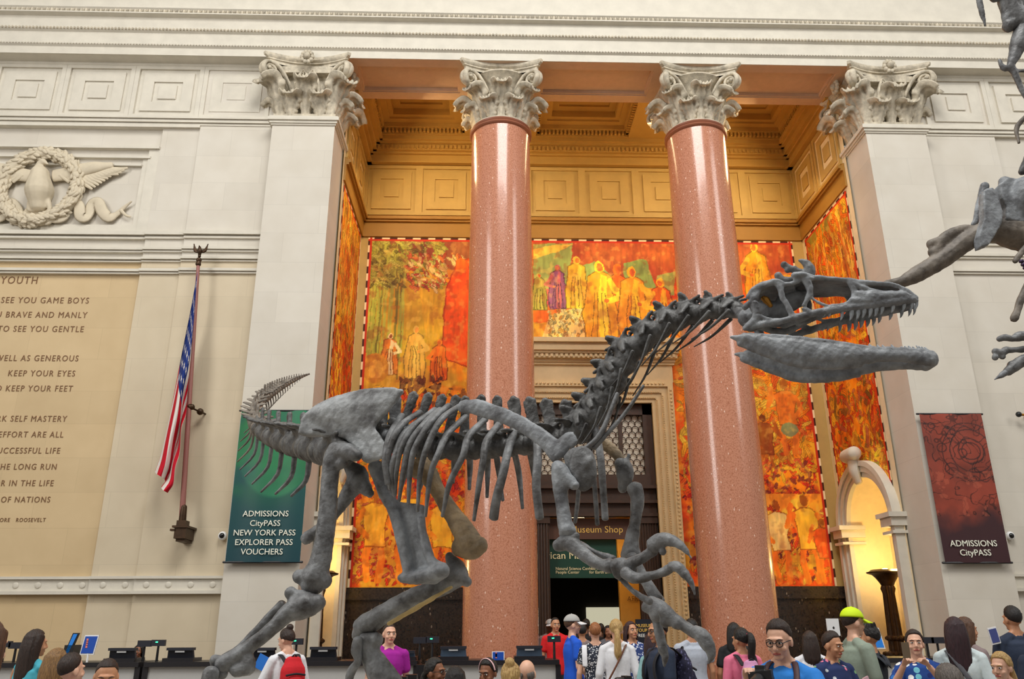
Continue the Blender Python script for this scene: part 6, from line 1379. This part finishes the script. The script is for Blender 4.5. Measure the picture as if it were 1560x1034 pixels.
def red(p, X0, X1, z0, z1):
    h = z1-z0; t = (p.V-z0)/h; w = X1-X0; p.warp(.05, 2, 5); u = (p.wu-X0)/w; v = (p.wv-z0)/h
    n = fbm(p.U, p.V, 2.2, 80); k = np.clip((t+.25*(n-.5)-.22)*6, 0, 1)[..., None]
    p.C = np.array((62, 36, 40))*(1-k)+np.array((136, 58, 42))*k*(.75+.5*n[..., None])
    def ring(cu, cv, r, wd, col=(78, 36, 30)):
        d = np.abs(np.hypot((u-cu), (v-cv)*h/w)-r); p.C[(d < wd) & (t > .36)] = col
    for r_ in (.14, .2, .34, .46): ring(.72, .74, r_, .010)
    for i in range(6): ring(.15+.11*(i % 7), .92-.42*((i*37) % 11)/11, .05+.02*(i % 3), .01)
    for cv in (.55, .6, .82, .9): p.C[(np.abs(v-cv-.02*np.sin(u*20)) < .004) & (u > .3)] = (82, 38, 32)
    for sd_, tt in ((90, .5), (91, .46), (92, .54)):
        ln_ = (np.abs(fbm(p.U, p.V, 2.6, sd_, 3)-tt) < .012) & (t > .3); p.C[ln_] = p.C[ln_]*.62
    hl = (fbm(p.U, p.V, 5, 85) > .62) & (t > .3) & (t < .6); p.C[hl] = p.C[hl]*.6+np.array((190, 96, 70))*.4
a = at(372, 625, 16.06); b = at(461, 640, 16.06)
banner(372, 461, 625, 856, 16.06, green, [('ADMISSIONS', .155, 786.5, 405), ('CityPASS', .155, 801, 404), ('NEW YORK PASS', .155, 815.5, 403), ('EXPLORER PASS', .155, 830, 402), ('VOUCHERS', .155, 844.5, 399)], 'hanging green ticket banner with white lettering, behind the skeleton tail', (at(343, 856, 16.06).x, at(457, 853, 16.06).x))
banner(1393, 1494, 630, 857, 16.06, red, [('ADMISSIONS', .165, 832, 1483), ('CityPASS', .165, 846, 1486)], 'hanging rust red ticket banner with white lettering on the right pilaster', (at(1440, 857, 16.06).x, at(1540, 858, 16.06).x))
for x, y, lab in ((339, 816, 'small white dome camera on the left wall beside the green banner'), (1539, 816, 'small white dome camera on the right pilaster beside the red banner')):
    Y = 16.40 if x < 700 else 16.42; c = at(x, y, Y); r = thing('dome_camera', c, lab, 'security camera')
    m = MB(); m.ell(c, (.085, .06, .085), nu=12, nv=18); link('housing', m, M_WHT, r, smooth='full'); m = MB(); m.ell(c+Vector((.0, -.035, -.0)), (.055, .045, .055), nu=12, nv=16); link('dome', m, mat('black dome', lin(16, 16, 18), .1), r, smooth='full')
c = at(1552, 631, 16.3); r = thing('wall_stay', c, 'small dark ball on a brass arm on the far right wall', 'bracket'); m = MB(); m.ell(c, .06); link('ball', m, M_BLK, r, smooth='full'); m = MB(); m.tube([c, c+Vector((.2, .02, -.02)), c+Vector((.25, .25, -.02))], [.03, .025, .025]); link('arm', m, mat('brass mount', (.5, .35, .1), .3), r)

# carved relief of a bird in a wreath
YR = 16.55
M_REL = mat('tan carved stone', lin(206, 194, 170), .65, var=.07, vscale=4)
rel = thing('carved_relief', at(70, 330, YR), 'carved stone relief of a spread-winged bird in a leafy wreath on the left wall', 'relief')
q_ = lambda x, y, d=0: np.array(at(x, y, YR-d))
c = q_(63, 287); R0 = .84
m = MB(); m.tube([c+V(math.sin(a)*R0, -.06, math.cos(a)*R0*1.02) for a in np.linspace(0, 2*math.pi, 33)], [.13]*33, n=10, res=1)
for k in range(300):
    aa = (k*2.399) % 6.283; ph = RNG.uniform(-.3, math.pi+.3); r_ = R0+.125*math.cos(ph); p = c+V(math.sin(aa)*r_, -.06-.125*math.sin(ph), math.cos(aa)*r_*1.02); t_ = aa+(.7 if k % 2 else -.1); m.ell(p, (.105, .03, .045), M=np.array(Matrix.Rotation(t_, 3, 'Y')), nu=6, nv=8)
link('wreath', m, M_REL, rel, smooth='full')
m = MB(); m.tube([q_(60, 315, .05), q_(60, 290, .12), q_(61, 265, .14), q_(62, 252, .16), q_(66, 246, .2)], [.2, .3, .2, .1, .08], n=14); m.tube([q_(66, 246, .2), q_(73, 250, .24)], [.07, .02]); m.tube([q_(58, 312, .04), q_(50, 335, .02)], [(.2, .06), (.34, .04)], hint=(1, 0, 0)); m.tube([q_(50, 300, .1), q_(44, 318, .1), q_(52, 322, .1)], [.08, .05, .03]); m.tube([q_(70, 300, .1), q_(76, 318, .1), q_(70, 322, .1)], [.08, .05, .03])
link('bird_body', fuse(m, .02, 2), M_REL, rel, smooth='full')
for sg in (1, -1):
    fx = lambda x: x if sg > 0 else 126-x
    m = MB(); m.tube([q_(fx(82), 268, .04), q_(fx(115), 262, .05), q_(fx(140), 256, .08), q_(fx(170), 252, .07)], [(.16, .05), (.2, .08), (.16, .09), (.08, .05)], hint=(0, 0, 1), n=12)
    for k in range(11):
        t_ = k/10; x0 = 112+52*t_; m.tube([q_(fx(x0-10), 264-9*t_, .05), q_(fx(x0+9), 275-16*t_, .07), q_(fx(x0+28-4*t_+(6 if k > 6 else 0)), 288-32*t_, .05)], [(.06, .02), (.085, .03), (.03, .02)], hint=(0, 0, 1), n=8)
    for k in range(9):
        t_ = k/8; x0 = 92+45*t_; m.tube([q_(fx(x0), 266-6*t_, .08), q_(fx(x0+14), 277-8*t_, .06)], [(.06, .025), (.05, .02)], hint=(0, 0, 1), n=8)
    link('wing', m, M_REL, rel, smooth='full')
    m = MB(); pts = [(72, 322), (84, 332), (96, 330), (101, 318), (110, 309), (120, 314), (122, 328), (130, 331), (136, 322), (142, 309), (150, 309), (156, 322), (166, 331), (178, 326), (188, 317), (200, 307)]
    m.tube([q_(fx(x), y, .04+.03*math.sin(i*1.3)) for i, (x, y) in enumerate(pts)], [(.03, .13)]*13+[(.03, .07), (.025, .05), (.02, .02)], hint=(0, 1, 0), n=8); m.tube([q_(fx(184), 320, .04), q_(fx(192), 328, .03), q_(fx(199), 330, .03)], [(.02, .04), (.02, .03), (.01, .02)], hint=(0, 1, 0)); link('ribbon', m, M_REL, rel, smooth='full')

# cut inscription on the left wall
M_CUT = mat('cut bronze letter', lin(120, 84, 50), .6)
ins = thing('wall_inscription', at(60, 600, 16.59), 'wall inscription of widely spaced capital letters on the tan panel at left', 'inscription')
for s, x, y, h in (('YOUTH', 57, 432, 11), ('TO SEE YOU GAME BOYS', 135, 462, 9), ('TO SEE YOU BRAVE AND MANLY', 132, 484, 9), ('WANT TO SEE YOU GENTLE', 127, 505.5, 9), ('AS WELL AS GENEROUS', 119, 550, 9), ('KEEP YOUR EYES', 114, 573, 9), ('AND KEEP YOUR FEET', 110, 596, 9),
                   ('WORK SELF MASTERY', 101, 642, 9), ('EFFORT ARE ALL', 96, 666, 9), ('SUCCESSFUL LIFE', 91, 690.5, 9), ('THE LONG RUN', 86, 715, 9), ('FACTOR IN THE LIFE', 81, 740, 9), ('AND OF NATIONS', 76, 765, 9), ('THEODORE   ROOSEVELT', 69, 794.5, 6)):
    a = at(x, y, 16.592); b = at(x, y-h, 16.592); sz = (b.z-a.z)/.70
    text(s, sz, (a.x, 16.596, a.z), mat_=M_CUT, parent=ins, name='text_line', align='RIGHT', space=1.22, xs=.84, depth=.006)

# ticket counters
M_TOP = mat('black counter top', lin(30, 28, 32), .35); M_PAN = mat('pale grey counter panel', lin(176, 176, 174), .5, var=.03); M_TERM = mat('dark navy terminal', lin(34, 36, 46), .45); M_TERMB = mat('slate blue terminal', lin(92, 112, 136), .45)
YCN = 13.6; ZT = at(600, 1006, YCN).z
def counter(x0, x1, label):
    X0, X1 = at(x0, 1006, YCN).x, at(x1, 1006, YCN).x; r = thing('ticket_counter', ((X0+X1)/2, YCN+.4, 0), label, 'counter', None)
    link('counter_top', MB().box(X0, X1, YCN-.06, YCN+.75, ZT-.07, ZT), M_TOP, r, smooth=False); link('front_panel', MB().box(X0+.05, X1-.05, YCN, YCN+.7, .1, ZT-.07), M_PAN, r, smooth=False); link('kick_board', MB().box(X0+.1, X1-.1, YCN+.05, YCN+.65, 0, .1), M_TOP, r, smooth=False)
    for x in (X0+.02, X1-.02): link('end_post', MB().box(x-.04, x+.04, YCN-.03, YCN+.7, 0, ZT-.07), M_TOP, r, smooth=False)
counter(-120, 214, 'pale grey ticket counter with black top at the far left'); counter(222, 636, 'long pale grey ticket counter with black top behind the hind legs'); counter(648, 852, 'pale grey ticket counter with black top in front of the left column'); counter(1316, 1700, 'pale grey ticket counter with black top at the far right')
def terminal(x, w, label, mt, tray=True):
    c = at(x, 1004, YCN+.3); s = w*scale(c)/2; r = thing('ticket_terminal', (c.x, YCN+.3, ZT), label, 'ticket terminal', 'ticket terminals on the counters'); h = s*.72
    link('monitor_back', MB().prism([(c.x-s*.86, YCN+.2, ZT+.03), (c.x+s*.86, YCN+.2, ZT+.03), (c.x+s*.8, YCN+.16, ZT+h), (c.x-s*.8, YCN+.16, ZT+h)], (0, .05, .02)), mt, r, smooth=False)
    link('hood', MB().box(c.x-s*.86, c.x+s*.86, YCN+.12, YCN+.26, ZT+h-.01, ZT+h+.03), M_TERM, r, smooth=False); link('base', MB().box(c.x-s, c.x+s, YCN+.08, YCN+.5, ZT, ZT+.05), M_TOP, r, smooth=False)
    link('sticker', MB().box(c.x-s*.3, c.x+s*.3, YCN+.135, YCN+.15, ZT+h*.78, ZT+h*.92), M_WHT, r, smooth=False)
for x, w, lab, mt in ((190, 46, 'dark terminal beside the seated clerk on the far left counter', M_TERM), (278, 46, 'dark terminal on the counter left of the front foot bones', M_TERM), (402, 44, 'dark terminal behind the blue brochure', M_TERM), (494, 46, 'dark terminal right of the red backpack', M_TERM), (620, 30, 'slate blue terminal behind the man in purple', M_TERMB),
                      (691, 46, 'slate blue terminal in front of the dark marble', M_TERMB), (806, 46, 'slate blue terminal at the end of the counter by the column', M_TERMB)): terminal(x, w, lab, mt)
def display(x, y, label, on=True, base=1003, Y=YCN+.25, sz=10, tilt=0):
    c = at(x, y, Y); b = at(x, base, Y); r = thing('customer_display', (c.x, Y, ZT), label, 'customer display', 'pole displays on the counters'); sc = scale(c)
    m = MB(); m.tube([(c.x, Y, ZT), (c.x+tilt, Y, c.z)], [.022, .018], n=8, cap=False); link('pole', m, M_BLK, r); m = MB(); m.box(c.x-sz*sc, c.x+sz*sc, Y-.04, Y+.03, c.z-4.5*sc, c.z+4.5*sc); link('display', m, M_TERM, r, smooth=False)
    if on: m = MB(); m.box(c.x-sz*sc*.35, c.x, Y-.046, Y-.04, c.z+.5*sc, c.z+2*sc); link('green_light', m, mat('green led', (.1, .9, .5), .4, emit=(.05, .8, .4, 1.6)), r, smooth=False)
for x, y, lab, on in ((8, 981, 'black pole display at the extreme left edge', False), (25, 983, 'thin black pole display left of the long haired woman', False), (221, 980, 'dark pole display beside the seated clerk', False), (242, 979, 'pole display with teal light, second right of the seated clerk', True), (452, 977, 'pole display with green light right of the hair bun', True),
                  (640, 975, 'black pole display, left of the lit pair on the dark marble', False), (659, 974, 'pole display with green light before the dark marble', True), (844, 973, 'pole display with green light in front of the red polo', True), (1411, 975, 'black pole display right behind the phone woman', False), (1427, 975, 'black pole display left of the woman in white', False)): display(x, y, lab, on)
M_SBL = mat('blue sign face', lin(26, 78, 176), .4); M_SCR = mat('blue lit screen', lin(30, 100, 180), .3, emit=(.02, .16, .45, .5))
def csign(x, y, w, h, label, lit=False, sk=0., Y=YCN-.02):
    c = at(x, y, Y); s = scale(c); r = thing('counter_sign', (c.x, Y, ZT), label, 'sign'); W_, H_ = w*s/2, h*s/2; k = sk*s
    def quad(a_, y0, d, n, mt): m = MB(); m.prism([(c.x-W_*a_-k*a_, y0, c.z-H_*a_), (c.x+W_*a_-k*a_, y0, c.z-H_*a_), (c.x+W_*a_+k*a_, y0, c.z+H_*a_), (c.x-W_*a_+k*a_, y0, c.z+H_*a_)], (0, d, 0)); return link(n, m, mt, r, smooth=False)
    quad(1, Y, .025, 'frame', M_WHT); quad(.87, Y-.006, .006, 'face', M_SCR if lit else M_SBL); m = MB(); m.tube([(c.x, Y+.01, ZT), (c.x, Y+.01, c.z)], [.016, .016], n=6, cap=False); link('stem', m, M_WHT, r)
    m = MB()
    for i in range(4): m.box(c.x-W_*.45, c.x-W_*.2, Y-.012, Y-.006, c.z+H_*(.5-.22*i)-.02, c.z+H_*(.5-.22*i)+.02)
    link('mark', m, mat('pink mark', lin(230, 130, 120), .5), r, smooth=False)
csign(136, 982, 21, 28, 'blue sign with white border standing on the far left counter', sk=2); csign(759, 999, 19, 13, 'small blue sign with white border on the counter before the left column'); csign(1333, 972, 22, 30, 'blue lit screen in a white frame behind the person in black', lit=True, sk=-3)
c = at(111, 983, YCN-.05); s = scale(c); r = thing('tall_screen', (c.x, YCN-.05, ZT), 'tall narrow dark screen with blue display standing on the far left counter', 'screen')
def para(y0, d, e, n, mt):
    m = MB(); m.prism([(c.x-(9-e)*s-.04, y0, c.z-(18-e)*s), (c.x-(1+e)*s-.04, y0, c.z-(18-e)*s), (c.x+(6-e)*s, y0, c.z+(18-e)*s), (c.x-(3-e)*s, y0, c.z+(18-e)*s)], (0, d, 0)); link(n, m, mt, r, smooth=False)
para(YCN-.05, .05, 0, 'frame', M_BLK); para(YCN-.06, .008, 1.6, 'display', M_SCR); link('stand', MB().box(c.x-.12, c.x+.02, YCN-.06, YCN+.2, ZT, ZT+.25), M_BLK, r, smooth=False)
def post(x, y, Y, label):
    c = at(x, y, Y); r = thing('queue_post', (c.x, Y, 0), label, 'queue post', 'black queue posts'); m = MB(); m.lathe([(.11, 0), (.11, .03), (.05, .06), (.04, .1), (.04, c.z-.12)], (c.x, Y, 0), 20); link('post', m, M_BLK, r); link('belt_head', MB().box(c.x-.06, c.x+.06, Y-.06, Y+.06, c.z-.16, c.z), M_BLK, r, smooth=False)
post(627, 1027, 9.3, 'black queue post just left of the woman with glasses'); post(641, 1012, 12.6, 'black queue post in the gap between two counters'); post(657, 1011, 12.3, 'black queue post at the left end of the middle counter'); post(611, 1030, 8.6, 'black queue post below the man in purple')
bpy.context.view_layer.update()
